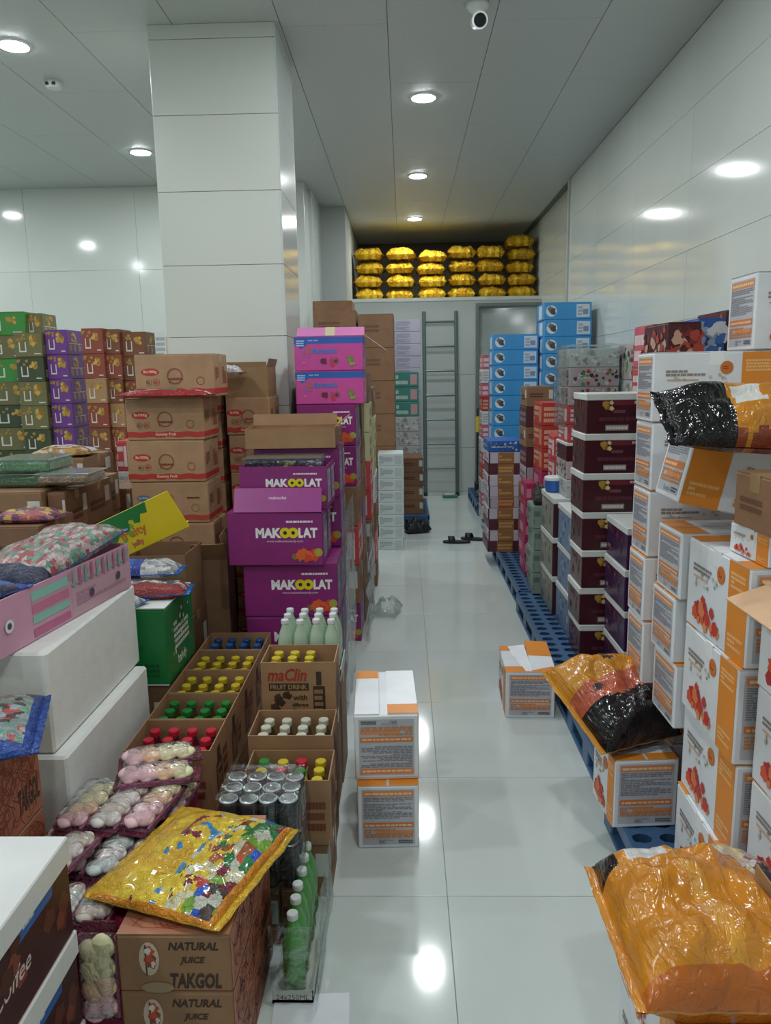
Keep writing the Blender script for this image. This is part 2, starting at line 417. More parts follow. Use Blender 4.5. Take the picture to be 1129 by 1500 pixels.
# ================================================================= CARTONS
KR = '#b08a68'; KR2 = '#9a7656'
OR, WH = '#e08a2c', '#dfe2e6'
FRUIT = ['#c9382c', '#d8552f', '#b52a2a']
def K_gummy():
    r = '#b5342f'
    front = [('e', .19, .60, .22, .09, r), ('t', .19, .60, .09, '8x1000g', '#e9cdb4', .2), ('w', .07, .2, .012, r), ('t', .5, .135, .09, 'Gummy Fruit', '#e9cdb4', .36),
             ('o', .17, .36, .07, '#6e5335'), ('o', .265, .36, .08, r), ('s', .14, .33, .2, .39, 2, '#6e5335'), ('s', .235, .33, .3, .39, 2, r),
             ('o', .5, .5, .19, '#8f4a36'), ('s', .42, .33, .6, .47, 2, '#8f3a2e'), ('o', .82, .38, .1, '#8f4a36'), ('s', .79, .3, .86, .36, 1, '#8f4a36')]
    side = [('r', .004, .07, .996, .2, r), ('s', .08, .4, .34, .7, 6, '#7d5a40'), ('s', .6, .3, .9, .72, 8, '#8a4a38'), ('r', .5, .2, .506, 1, '#8a6a4c')]
    return dict(body=KR, mat='card', F=front, K=front, R=side, L=side, tape='#b59a78')
def K_gummy2():
    k = K_gummy(); k['F'] = [('e', .15, .62, .17, .075, '#4f6f9c'), ('t', .15, .62, .07, '6x1000g', '#d9c3a8', .16), ('w', .07, .2, .012, '#b5483a'), ('c', .48, .6, .13, '#a86a3c'), ('c', .43, .36, .06, '#8a5634'), ('c', .55, .36, .06, '#8a5634'),
                        ('o', .1, .42, .08, '#8a7050'), ('o', .2, .42, .08, '#6e5335'), ('s', .72, .6, .9, .66, 1, '#54402c'), ('o', .82, .38, .1, '#8f6a4a')]
    return k
def K_purple(side_label=True):
    f = [('t', .43, .62, .19, 'MAK', '#f2f0f0', .27, .05), ('t', .845, .62, .19, 'LAT', '#f2f0f0', .2, .05), ('c', .605, .62, .1, '#e3d21c'), ('c', .69, .62, .1, '#e3d21c'), ('c', .605, .62, .035, '#3a1a20'), ('c', .69, .62, .035, '#3a1a20'),
         ('t', .6, .46, .06, 'www.makoolatcandy.com', '#e6c5dc', .56, .005), ('s', .62, .8, .9, .86, 1, '#e8dbe6'),
         ('b', .72, .12, .92, .3, 9, .085, ['#d9482a', '#8c8a33', '#e2602f']), ('c', .7, .17, .06, '#8a6a3a'), ('c', .95, .25, .08, '#a8a040')]
    s = [('r', .1, .12, .44, .9, '#b9b4c8'), ('s', .13, .15, .41, .86, 12, '#7f7b96'), ('r', .6, .12, .9, .9, '#b9b4c8'), ('s', .63, .15, .87, .86, 12, '#7f7b96')]
    return dict(body='#8a2a74', rough=.32, F=f, K=f, R=s, L=s, T=[('r', .01, .49, .99, .51, '#571a4a'), ('t', .5, .25, .08, 'makoolat', '#e0b8d4', .2, .01)])
def K_pink():
    f = [('r', .004, .8, .996, .99, '#2f62b8'), ('s', .2, .86, .96, .93, 1, '#88a6dc'), ('g', [(.01, .8), (.2, .8), (.1, .64)], '#2f62b8'), ('s', .03, .72, .16, .92, 3, '#b9cdf0'),
         ('c', .2, .6, .11, '#c25a60'), ('o', .19, .52, .13, '#4f78c9'), ('t', .44, .6, .17, 'fantastic', '#3f7fd2', .4, .03), ('s', .12, .2, .24, .3, 1, '#f06fb6'),
         ('b', .4, .16, .62, .34, 12, .07, ['#7a1f3a', '#c9384c', '#a35560', '#5b3040']), ('b', .78, .18, .88, .4, 6, .07, ['#6f8c3a', '#8fa84a'])]
    s = [('r', .004, .8, .996, .99, '#2f62b8'), ('r', .2, .15, .5, .75, '#d8c6da'), ('s', .22, .18, .48, .72, 8, '#8a6c90')]
    return dict(body='#cf4fa0', rough=.35, F=f, K=f, R=s, L=s, tape='#cfc19a')
def K_wafer():
    f = [('r', .07, .06, .93, .95, '#b6b7bd'), ('r', .09, .84, .91, .93, '#d98a50'), ('s', .12, .86, .88, .91, 1, '#eacba8'), ('s', .1, .48, .9, .83, 14, '#85868e'), ('r', .09, .34, .91, .42, '#d27a3c'), ('s', .12, .355, .88, .4, 1, '#e8c09c'),
         ('r', .3, .24, .91, .29, '#d98a50'), ('s', .1, .17, .9, .32, 4, '#c9834e'), ('s', .66, .08, .9, .14, 2, '#555860'), ('s', .34, .08, .6, .14, 3, '#8d8f96')]
    g = [('r', .7, .0, .985, 1, OR), ('s', .73, .72, .95, .9, 4, '#efb877'), ('s', .73, .1, .95, .26, 3, '#efb877'), ('s', .1, .66, .42, .76, 2, '#8b8680'), ('r', .11, .6, .36, .62, '#d9a98a'),
         ('c', .58, .78, .095, '#c9702c'), ('s', .55, .75, .61, .81, 2, '#8e4a1c'), ('b', .16, .48, .6, .7, 11, .022, ['#b9b4aa', '#8f9a80', '#c9c0b2']), ('b', .16, .14, .5, .4, 14, .075, FRUIT + ['#dc7a4a']), ('b', .3, .1, .56, .2, 7, .06, ['#dc8a5a', '#c9382c'])]
    return dict(body=WH, rough=.42, F=f, K=f, R=g, L=g, T=[('r', .0, .0, 1, .2, OR), ('r', .0, .8, 1, 1, OR), ('r', .48, 0, .52, 1, '#c9ccd0')], tape='#e9ecec')
def K_maroon(body='#431820', g='#b98a3a'):
    f = [('b', .24, .6, .4, .84, 8, .07, [g, '#e0c489', '#8c6a2a']), ('r', .42, .72, .98, .86, '#6d1d2e'), ('s', .74, .74, .96, .84, 1, '#c9b9bc'), ('r', .3, .08, .66, .22, '#9a938f'), ('s', .32, .1, .64, .2, 1, '#d6d2cc'), ('r', .42, .52, .6, .6, '#7a3a48'), ('s', .2, .3, .9, .45, 1, '#5b2630')]
    s = [('b', .15, .2, .9, .85, 16, .07, ['#7a2a30', '#2e1014', '#5c2c28']), ('s', .1, .2, .6, .35, 1, '#94807c')]
    return dict(body=body, rough=.3, F=f, K=f, R=s, L=s, lid='#d6dad6')
def K_violet(): return dict(K_maroon('#3a1f48', '#a28a90'), F=[('s', .1, .78, .5, .9, 1, '#a99ab0'), ('s', .12, .3, .5, .6, 2, '#8d7a98'), ('b', .55, .1, .9, .4, 8, .08, ['#a28a90', '#6d4a5c']), ('r', .3, .08, .6, .16, '#8d7a98')])
def K_navy(): return dict(K_maroon('#27407a', '#5c80b8'), L=[('r', .02, .04, .98, .96, '#6f86a3'), ('b', .1, .1, .9, .9, 14, .08, ['#8aa0b5', '#3d5a8a', '#a5b3bf'])], F=[('r', .1, .1, .9, .9, '#1f3370')])
def K_silver(): return dict(K_maroon('#46262a', '#8a7a6a'), L=[('r', .02, .03, .98, .97, '#8b8a82'), ('b', .05, .1, .95, .9, 20, .09, ['#a09a8e', '#6d6a60', '#b9b3a3', '#574c44'])])
def K_sky():
    f = [('r', .68, .12, .96, .9, '#c9d6e2'), ('s', .71, .2, .83, .8, 3, '#9aa6b8'), ('r', .82, .28, .93, .6, '#8590a5'), ('c', .15, .5, .34, '#cfe0ea'), ('b', .1, .38, .2, .65, 6, .16, ['#5b3a30', '#7a6a60', '#3a4a5a'])]
    return dict(body='#3f93cf', rough=.35, F=f, K=f, R=f, L=[('r', .3, .1, .7, .9, '#c9d6e2')], T=[('r', .0, .48, 1, .52, '#2f7ab5')])
def K_roll(a='#c9c2cf', c='#9a6a3a'):
    f = [('r', .27, .0, .73, 1, c), ('s', .3, .2, .7, .8, 2, '#c99a66'), ('r', 0, 0, .04, 1, '#4a2226')]
    return dict(body=a, rough=.4, F=f, K=f, L=[('s', .1, .2, .9, .8, 2, '#8d7a86')], R=f)
def K_dried(c, g='#b08a3a'):
    def f(w=0):
        return [('b', .52, .5, .78, .82, 10, .09, [g, '#c9a04a', '#8a6a2a']), ('r', .16, .2, .2, .62, '#d8d2cc'), ('r', .16, .2, .42, .26, '#d8d2cc'), ('r', .38, .24, .42, .62, '#d8d2cc'), ('s', .7, .1, .94, .17, 1, '#e0dad2'), ('b', .05, .7, .4, .92, 6, .06, [g, '#9a7a3a'])]
    s = [('b', .3, .55, .7, .9, 9, .09, [g, '#c9a04a']), ('o', .2, .28, .13, '#d8c9b0'), ('o', .5, .28, .13, '#d8c9b0'), ('o', .8, .28, .13, '#d8c9b0'), ('r', .1, .44, .9, .47, '#d8c9b0'), ('c', .2, .28, .09, '#a58a5a'), ('c', .5, .28, .09, '#a58a5a'), ('c', .8, .28, .09, '#a58a5a')]
    return dict(body=c, rough=.4, F=f(), K=s, R=s, L=s)
def K_kraft(c='#8c6a4c', pr='#5a3226', lab=True):
    f = [('s', .1, .45, .6, .7, 2, pr), ('r', .02, .0, .024, 1, '#6b5038')] + ([('r', .82, .4, .97, .85, '#c9ccc8')] if lab else [])
    s = [('s', .15, .3, .7, .6, 2, pr)] + ([('r', .72, .45, .9, .85, '#c9ccc8')] if lab else [])
    return dict(body=c, mat='card', F=f, K=f, R=s, L=s, tape='#9c8058')
def K_takgol():
    f = [('t', .68, .82, .15, 'NATURAL', '#3c2a20', .44, .04, .25), ('t', .66, .56, .15, 'JUICE', '#3c2a20', .28, .04, .25), ('t', .68, .2, .28, 'TAKGOL', '#3c2a20', .46, .04, .15), ('e', .28, .6, .16, .3, '#cbb9a4'), ('e', .34, .08, .26, .1, '#a38a6c'), ('b', .26, .45, .31, .75, 8, .07, ['#b5342f', '#7a4a30', '#c9502f', '#e0d6c8']), ('r', .245, .3, .26, .85, '#5a3a2a')]
    p = [('p', 90, '#9c3f2c'), ('p', 60, '#7a3226')]
    rd = ('r', .004, .01, .996, .99, '#a8674a')
    return dict(body='#946f4e', mat='card', F=f, K=f, R=[rd] + p, L=[rd, ('t', .5, .45, .3, 'TAKGOL', '#3c2a20', .6)], T=[('r', .004, .004, .996, .996, '#b0765a'), ('p', 120, '#a8432e')])
def K_takside():
    k = K_takgol(); k['R'] = [('r', .004, .01, .996, .99, '#a8674a'), ('p', 120, '#7f3524'), ('t', .82, .3, .3, 'TAKGOL', '#3c2a20', .3, .04, .15)]; return k
def K_plainwhite(c='#e9eae6'): return dict(body=c, mat='foam', rough=.6)
def K_slab(c, pr, rows=5, r2=None):
    f = [('s', .06, .12, .6, .88, rows, pr)] + ([('r', .66, .15, .93, .85, r2)] if r2 else [])
    return dict(body=c, rough=.45, F=f, K=f, R=f, L=f)
def K_chocwhite():
    s = [('r', .01, .03, .99, .97, '#3a1418'), ('b', .3, .2, .98, .8, 9, .1, ['#5c2c20', '#7a3a28', '#4a2018']), ('t', .45, .42, .17, 'Cocoa Coffee', '#c9b9b4', .6, .01, .3), ('g', [(.62, .66), (.86, .66), (.88, .86), (.64, .86)], '#2f62a8'), ('s', .66, .72, .85, .8, 1, '#dbe2ee'), ('b', .1, .25, .3, .5, 4, .08, ['#8a4a30'])]
    return dict(body='#8c2430', rough=.35, F=s, R=s, K=s, L=s, lid='#dadbd9')
def K_green():
    s = [('b', .2, .1, .85, .9, 26, .03, ['#c9d6c4', '#6fae6a', '#9c3f4c']), ('s', .25, .35, .8, .75, 5, '#cfd8cc'), ('t', .5, .18, .16, 'candy', '#dfe8dc', .5)]
    return dict(body='#16783c', rough=.4, F=[('t', .65, .5, .1, 'fruity', '#0b5a2a', .4), ('s', .3, .1, .9, .3, 3, '#0b5a2a'), ('r', 0, 0, 1, .02, '#d8dcd8')], R=s, L=s, K=s)
def K_multi(cs, body='#b8a8ac'):
    f = [('b', .03, .1, .97, .9, 34, .10, cs), ('s', .1, .4, .8, .55, 1, '#d9d4cf')]
    return dict(body=body, rough=.35, F=f, K=f, L=f, R=f)
def K_waferb():
    k = K_wafer(); F = []
    for op in k['R']:
        op = list(op)
        if op[0] in 'rsb': op[1], op[3] = 1-op[3], 1-op[1]
        else: op[1] = 1-op[1]
        F.append(tuple(op))
    k['R'] = k['L'] = F; return k
KINDS = dict(waferb=K_waferb(), gummy=K_gummy(), gummy2=K_gummy2(), purple=K_purple(), pink=K_pink(), wafer=K_wafer(), maroon=K_maroon(), violet=K_violet(), navy=K_navy(), silver=K_silver(), sky=K_sky(),
    roll=K_roll(), roll2=K_roll('#5a2a34', '#9a6a3a'), roll3=K_roll('#b5adb8', '#a8552c'), dgreen=K_dried('#3f8a3c'), olive=K_dried('#6d6a44'), dark=K_dried('#3f4a34'), dpurple=K_dried('#6d3a86'), dred=K_dried('#8c4434'), dbrown=K_dried('#7a4a34'), dtan=K_dried('#a8805a'),
    kraft=K_kraft(), kraft2=K_kraft('#7d5a40', '#5a2a22'), kraftp=K_kraft('#8a6548', '#6d4a34', False), takgol=K_takgol(), takside=K_takside(), foam=K_plainwhite(), choc=K_chocwhite(), green=K_green(),
    grey=K_slab('#c3cdcc', '#93a09f', 6, '#b0bcbb'), lilac=K_slab('#b3afbf', '#8d8aa0', 8), teal=K_slab('#3f8a7c', '#bcd2cb', 2, '#c9a0a0'), cream=K_slab('#c9c79a', '#8f8a5a', 2), redbox=K_slab('#b5352e', '#d9a58a', 3, '#c98a5a'), redwhite=K_slab('#c9474c', '#e0d6d4', 3, '#e0d0cf'),
    greymix=K_multi(['#c9cfcf', '#a88a8a', '#8fae9a', '#d9d9d6'], '#b9c0be'), mix=K_multi(['#c9c2c2', '#5a3a34', '#b5352e', '#3f9a4c', '#d9d4cf', '#2e2624']), pinkred=K_slab('#c95a6a', '#e6cfd0', 2, '#c9a59a'), greengrey=K_slab('#83948a', '#5f7268', 2), magenta=K_slab('#a82a5a', '#d98aa8', 1),
    blue=K_multi(['#3f6fb5', '#8fa5c0', '#274a8a', '#d0d6dc'], '#2f5fae'), mug=K_multi(['#7a2a30', '#a8443a', '#4a1a1e', '#c9a08a'], '#4a1a24'), white=K_slab('#d8dad8', '#a8adb0', 4, '#c9b5a5'))
_CM = {}
def carton_meshes(kind, w, d, h):
    key = (kind, round(w, 3), round(d, 3), round(h, 4))
    if key in _CM: return _CM[key]
    k = KINDS[kind]; body = M(k['body'], k.get('rough', .6), k.get('mat', 'print'))
    b = MB(); lid = k.get('lid'); hb = h - .0015
    c = min(.004, h*.03)
    if k.get('mat') == 'foam':
        b.box(-w/2, -d/2, 0, w/2, d/2, hb, body, .008)
    else:
        b.box(-w/2, -d/2, 0, w/2, d/2, hb-.003, body, c)
        b.box(-w/2+.002, -d/2+.002, hb-.0035, w/2-.002, -.0015, hb, body)     # closing flaps with the slit between
        b.box(-w/2+.002, .0015, hb-.0035, w/2-.002, d/2-.002, hb, body)
    fr_ = frames(w, d, hb-.003 if k.get('mat') != 'foam' else hb)
    for f in 'FRLK':
        if f in k: b.face(*fr_[f], k[f], seed=len(kind)*7+ord(f))
    if 'T' in k: b.face((-w/2, -d/2, hb), (w, 0, 0), (0, d, 0), k['T'], seed=3)
    parts = [b.mesh('carton')]
    ex = []
    if k.get('tape'):
        t = MB(); tm = M(k['tape'], .25)
        t.box(-w/2, -.024, hb, w/2, .024, hb+.0006, tm)
        for s_ in (-1, 1): t.box(min(s_*w/2, s_*(w/2+.0007)), -.024, hb-.045, max(s_*w/2, s_*(w/2+.0007)), .024, hb+.0006, tm)
        ex.append(('tape', t.mesh('tape')))
    if lid:
        t = MB(); lh = .058 if kind == 'choc' else min(.035, h*.17); lm = M(lid, .4)
        t.box(-w/2-.004, -d/2-.004, h-lh, w/2+.004, d/2+.004, h-.0005, lm, .003)
        ex.append(('lid', t.mesh('lid')))
    _CM[key] = (parts[0], ex)
    return _CM[key]
NAMES = {}
for ks_, nm_ in (('gummy gummy2', 'gummy_carton'), ('purple pink', 'candy_carton'), ('wafer waferb', 'wafer_carton'), ('maroon violet', 'chocolate_carton'), ('navy silver', 'lidded_carton'), ('sky', 'blue_carton'), ('roll roll2 roll3', 'striped_carton'),
        ('dgreen olive dark dpurple dred dbrown dtan', 'fruit_carton'), ('kraft kraft2 kraftp', 'brown_carton'), ('takgol takside', 'juice_carton'), ('choc', 'chocolate_carton'), ('foam', 'foam_box')):
    for q in ks_.split(): NAMES[q] = nm_
def carton(kind, w, d, h, loc, rz, label, group=None, cat='box', name='carton', tilt=None):
    if name == 'carton': name = NAMES.get(kind, 'carton')
    me, ex = carton_meshes(kind, w, d, h)
    o = new(name, me, None, loc, rz)
    if tilt: o.rotation_euler = (tilt[0], tilt[1], rz)
    tag(o, label, cat, group)
    for n, m in ex: new(n, m, o)
    return o
def stack(kinds, X0, X1, Y, dep, ztop, n, base, look, where, group, rz=0., jit=.005, lean=0., name='carton', yaw=.012, cat='box', skip=()):
    """n cartons from base up to ztop; front faces on plane Y; kinds listed from the top, cycling"""
    if isinstance(kinds, str): kinds = [kinds]
    if isinstance(look, str): look = [look]
    h = (ztop-base)/n; rnd = random.Random(int(abs(X0*1000)+abs(Y)*77)); W = X1-X0-.010
    w, d = (W, dep) if abs(math.sin(rz)) < .5 else (dep, W)
    for i in range(n):       # i = 0 is the topmost
        if i in skip: continue
        k = kinds[i % len(kinds)]; z = ztop - (i+1)*h
        x = (X0+X1)/2 + rnd.uniform(-jit, jit) - lean*(i)/n; y = Y + dep/2 + rnd.uniform(0, jit)
        carton(k, w, d, h, (x, y, z), rz + rnd.uniform(-yaw, yaw), '%s, %s in the %s' % (look[i % len(look)], nth(i), where), group, cat, name)
def stackp(kinds, xl, xr, yt, Y, dep, n, base, *a, **k):
    p = at(xl, yt, Y=Y); q = at(xr, yt, Y=Y)
    stack(kinds, p.x, q.x, Y, dep, p.z, n, base, *a, **k)
    return p.x, q.x, p.z

# ================================================================= BUILDERS FOR OPEN CARTONS, BOTTLES, BAGS, PALLETS
def open_carton(w, d, h, loc, rz, label, cat='box', group=None, body='#9c7654', faces={}, flaps={}, floor_z=.004, mat='card', name='open_carton', inner=None, t=.004, seed=1):
    """four walls and a floor; flaps: side -> (length, angle from upright, outwards positive)"""
    m = M(body, .6, mat); mi = inner or M('#8a6648' if mat == 'card' else body, .65, 'card')
    b = MB()
    for (x0, y0, x1, y1) in ((-w/2, -d/2, w/2, -d/2+t), (-w/2, d/2-t, w/2, d/2), (-w/2, -d/2+t, -w/2+t, d/2-t), (w/2-t, -d/2+t, w/2, d/2-t)):
        b.box(x0, y0, 0, x1, y1, h, m)
    b.box(-w/2+t, -d/2+t, 0, w/2-t, d/2-t, floor_z, mi)
    F = frames(w, d, h)
    for k, ops in faces.items(): b.face(*F[k], ops, seed=seed+ord(k))
    o = b.build(name, None, loc, rz); tag(o, label, cat, group)
    for s, (L, ang, fm) in flaps.items():
        W = w if s in 'FK' else d
        f = MB(); f.box(-W/2+.003, -t/2, 0, W/2-.003, t/2, L, M(fm, .5, 'card'))
        fo = f.build('flap', o)
        yaw = {'F': 0, 'R': pi/2, 'K': pi, 'L': -pi/2}[s]
        pos = {'F': (0, -d/2+t/2, h), 'R': (w/2-t/2, 0, h), 'K': (0, d/2-t/2, h), 'L': (-w/2+t/2, 0, h)}[s]
        fo.matrix_local = Matrix.Translation(pos) @ Matrix.Rotation(yaw, 4, 'Z') @ Matrix.Rotation(ang, 4, 'X')
    return o

_B = {}
def bottle_meshes(kind):
    if kind in _B: return _B[kind]
    P = {'juice': ([(.026, 0), (.031, .006), (.031, .09), (.029, .115), (.022, .145), (.0145, .165), (.0135, .178)], .0185, .176, .021),
         'water': ([(.026, 0), (.031, .006), (.031, .05), (.028, .06), (.031, .07), (.031, .13), (.025, .165), (.0135, .195), (.0125, .208)], .0155, .205, .017),
         'can': ([(.026, 0), (.028, .006), (.028, .12), (.0265, .13)], .0275, .13, .004)}
    form, liquid, cap = kind
    prof, rc, zc, hc = P[form]
    b = MB(); b.smooth = True
    if liquid == 'clear': b.lathe(prof, PET, 14)
    else: b.lathe(prof, M(liquid, .12, 'plain', coat=.6), 14)
    c = MB(); c.lathe([(rc*.96, zc), (rc, zc+.002), (rc, zc+hc-.003), (rc*.9, zc+hc), (rc*.6, zc+hc)], M(cap, .3, 'plastic', metal=.35 if form == 'can' else 0), 16)
    if form == 'can': c.lathe([(rc*.85, zc+hc-.0005), (rc*.8, zc+hc+.0008)], M('#aab0b2', .25, 'plain', metal=1), 16)
    lb = None
    if form == 'juice' and liquid != 'clear':
        lb = MB(); lb.lathe([(.0314, .03), (.0314, .085)], M('#c9bfa5', .4), 14, cap=False)
    _B[kind] = (b.mesh('bottle'), c.mesh('cap'), lb.mesh('wrapper') if lb else None)
    return _B[kind]
COLN = ['first', 'second', 'third', 'fourth', 'fifth', 'sixth']
def bottles(form, liquid, cap, x0, x1, y0, y1, nx, ny, z, look, where, group, skip=(), caps=None, name='bottle', capname='cap', cat='bottle'):
    for j in range(ny):
        for i in range(nx):
            if (i, j) in skip: continue
            cp = caps[(i+j*nx) % len(caps)] if caps else (liquid, cap, look)
            mb, mc, ml = bottle_meshes((form, cp[0], cp[1]))
            x = x0 + (i+.5)*(x1-x0)/nx + random.uniform(-.002, .002); y = y1 - (j+.5)*(y1-y0)/ny + random.uniform(-.002, .002)
            o = new(name, mb, None, (x, y, z + random.uniform(0, .003)))
            tag(o, '%s, %s from left, row %s from back, %s' % (cp[2], COLN[i], ['one', 'two', 'three', 'four', 'five', 'six'][j], where), cat, group)
            new(capname, mc, o)
            if ml: new('wrapper', ml, o)

def bag(name, L, W, T, loc, rz, label, group=None, cat='bag', zone=None, mats=None, n=30, seed=0, drape=None, tilt=(0, 0), lump=.25, crimp=True, p=2.6, sm=.3):
    """puffed film bag: L along local x, W along local y, flat underneath, crimped seams at both ends"""
    b = MB(); b.smooth = True
    mats = mats or [M('#c9a53a', .2, 'film')]
    for m in mats: b.mi(m)
    idx = {}
    dz = drape or (lambda x, y: 0)
    def pt(u, v, top):
        e = max(0, (1-abs(u)**p)*(1-abs(v)**(p+.6)))**.55
        nz = noise.noise(Vector((u*2.3+seed, v*2.3, seed*1.7)))
        n2 = noise.noise(Vector((u*7+seed, v*7, 3+seed)))
        x = L/2*u*(1-.05*e*0) * (1-.03*abs(v)**4*0); y = W/2*v*(1-.07*(1-u*u)*0+.03*noise.noise(Vector((u*3, v, seed+9))))
        x *= 1+.03*noise.noise(Vector((v*3, u, seed+4)))
        z = T*(sm+(1-sm)*e*(1+lump*nz*1.4+lump*.35*n2)) if top else T*sm*max(0, 1-1.5*e)
        if top: z += .004
        return (x, y, max(z, .0005) + dz(x, y))
    for top in (1, 0):
        k = n if top else max(8, n//2)
        base = len(b.v)
        for j in range(k+1):
            for i in range(k+1):
                b.v.append(pt(-1+2*i/k, -1+2*j/k, top))
        for j in range(k):
            for i in range(k):
                q = [base+j*(k+1)+i, base+j*(k+1)+i+1, base+(j+1)*(k+1)+i+1, base+(j+1)*(k+1)+i]
                b.f.append(q if top else q[::-1])
                b.m.append(zone(-1+2*(i+.5)/k, -1+2*(j+.5)/k) if zone else 0)
        if top:
            ring = [base+i for i in range(k+1)] + [base+(j)*(k+1)+k for j in range(1, k+1)] + [base+k*(k+1)+i for i in range(k-1, -1, -1)] + [base+j*(k+1) for j in range(k-1, 0, -1)]
            o2 = len(b.v)
            for r in ring: v = b.v[r]; b.v.append((v[0], v[1], v[2]-.0045))
            for i in range(len(ring)):
                i2 = (i+1) % len(ring); b.f.append([ring[i], o2+i, o2+i2, ring[i2]]); b.m.append(0)
    o = b.build(name, None, loc, rz); tag(o, label, cat, group)
    if tilt != (0, 0): o.rotation_euler = (tilt[0], tilt[1], rz)
    if crimp:
        for s in (-1, 1):
            c = MB(); k = 18; cm = c.mi(mats[0]); base = 0
            for i in range(k+1):
                v = -1+2*i/k
                for e_, dx in ((0, 0), (1, .022)):
                    x = s*(L/2+dx-.003)*(1+.03*noise.noise(Vector((v*3, s, seed+4)))); y = W/2*v
                    for zz in (0, .0025): c.v.append((x, y, T*sm-.002+zz+.004*e_*(1+sin(i*2.2))/2 + dz(x, y)))
            for i in range(k):
                a = i*4
                for q in ((0, 2, 6, 4), (1, 5, 7, 3), (2, 3, 7, 6)): c.f.append([a+t_ for t_ in q]); c.m.append(cm)
            c.smooth = True; c.build('seam', o)
    return o

def pallet(x0, x1, y0, y1, label, loc_z=0., h=.13, cell=.085, hole=.027):
    """blue plastic pallet: pierced deck, runner blocks, edge slots"""
    o = empty('pallet', ((x0+x1)/2, (y0+y1)/2, loc_z)); tag(o, label, 'pallet', 'blue plastic pallets')
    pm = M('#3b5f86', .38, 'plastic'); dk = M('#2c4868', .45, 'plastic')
    W = x1-x0; D = y1-y0; nx = max(2, int(W/cell)); ny = max(2, int(D/cell)); cx = W/nx; cy = D/ny; b = MB(); z = h
    for i in range(nx):
        for j in range(ny):
            ox = -W/2+(i+.5)*cx; oy = -D/2+(j+.5)*cy
            out = [(ox+cx/2*a, oy+cy/2*c) for a, c in ((1,0),(1,1),(0,1),(-1,1),(-1,0),(-1,-1),(0,-1),(1,-1))]
            inn = [(ox+hole*1.25*cos(a*pi/4), oy+hole*sin(a*pi/4)) for a in range(8)]
            k = b.mi(pm); kd = b.mi(dk); n = len(b.v)
            b.v += [(x, y, z) for x, y in out] + [(x, y, z) for x, y in inn] + [(x, y, z-.03) for x, y in inn]
            for a in range(8):
                a2 = (a+1) % 8
                b.f.append([n+a, n+a2, n+8+a2, n+8+a]); b.m.append(k)
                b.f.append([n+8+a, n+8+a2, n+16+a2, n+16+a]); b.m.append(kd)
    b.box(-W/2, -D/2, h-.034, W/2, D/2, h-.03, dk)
    b.build('deck', o)
    b = MB()
    for a, c, e, f in ((-W/2, -D/2, W/2, -D/2+.014), (-W/2, D/2-.014, W/2, D/2), (-W/2, -D/2, -W/2+.014, D/2), (W/2-.014, -D/2, W/2, D/2)):
        b.box(a-.0015, c-.0015, h-.045, e+.0015, f+.0015, h+.003, pm, .002)
    b.build('rim', o)
    n_ = max(2, round(D/.34)); b0 = None
    for i in range(3):
        for j in range(n_+1):
            x = -W/2+.05+i*(W-.1)/2; y = -D/2+.05+j*(D-.1)/n_
            if b0 is None: mb = MB(); mb.box(-.05, -.05, 0, .05, .05, h-.034, pm, .006); b0 = mb.mesh('foot')
            new('foot', b0, o, (x, y, 0))
    mb = MB(); mb.box(-.05, -D/2, 0, .05, D/2, .016, pm, .003); rm = mb.mesh('runner')
    for i in range(3): new('runner', rm, o, (-W/2+.05+i*(W-.1)/2, 0, -.0005))
    return o

# ================================================================= LEFT: JUICE TRAYS
TR = dict(body='#a07a58')
bot = [('r', .28, .08, .62, .62, '#4b3526'), ('r', .36, .62, .54, .85, '#3c2a1f'), ('s', .32, .14, .58, .56, 5, '#9c7654'), ('s', .68, .2, .95, .7, 3, '#7a3a28')]
mac = [('t', .36, .78, .23, 'maClin', '#a63a2c', .52, .03, .25), ('r', .1, .5, .64, .63, '#3c2f22'), ('t', .37, .565, .085, 'FRUIT DRINK', '#b08a64', .5), ('b', .14, .14, .36, .42, 12, .07, ['#3c2f22', '#4b3a2a']), ('t', .52, .38, .1, 'with', '#3c2f22', .2), ('t', .52, .25, .065, 'different', '#3c2f22', .22), ('t', .52, .14, .075, 'Pieces', '#3c2f22', .22),
       ('r', .7, .05, .86, .58, '#3c2f22'), ('r', .745, .6, .815, .84, '#3c2f22'), ('s', .715, .1, .845, .54, 4, '#a07a58')]
XL, XR = -.93, -.645
for k, (y0, y1, cap, liq, cn, ln) in enumerate(((2.315, 2.545, '#c4223a', '#5c1420', 'red', 'nearest'), (2.55, 2.775, '#1f7a34', '#4a3a1e', 'green', 'second'), (2.78, 3.01, '#c9b02a', '#6e5a22', 'yellow', 'third'), (3.015, 3.245, '#c9b02a', '#6e5a22', 'yellow', 'fourth'), (3.25, 3.48, '#1f4a86', '#3a2e2c', 'blue', 'farthest'))):
    open_carton(XR-XL, y1-y0, .22, ((XL+XR)/2, (y0+y1)/2, .23), 0, 'cardboard tray of %s-capped bottles, %s in the left row of trays' % (cn, ln), 'tray', 'open cardboard bottle trays', '#a07a58', {'R': bot, 'F': bot}, seed=k, name='bottle_tray')
    bottles('juice', liq, cap, XL+.012, XR-.012, y0+.008, y1-.008, 4, 3, .235, '%s-capped juice bottle' % cn, '%s %s tray' % (ln, cn), '%s-capped juice bottles' % cn)
    carton('kraftp', XR-XL, y1-y0-.003, .229, ((XL+XR)/2, (y0+y1)/2, 0), 0, 'closed brown carton on the floor carrying the %s tray of %s-capped bottles' % (ln, cn), 'cartons under the bottle trays')
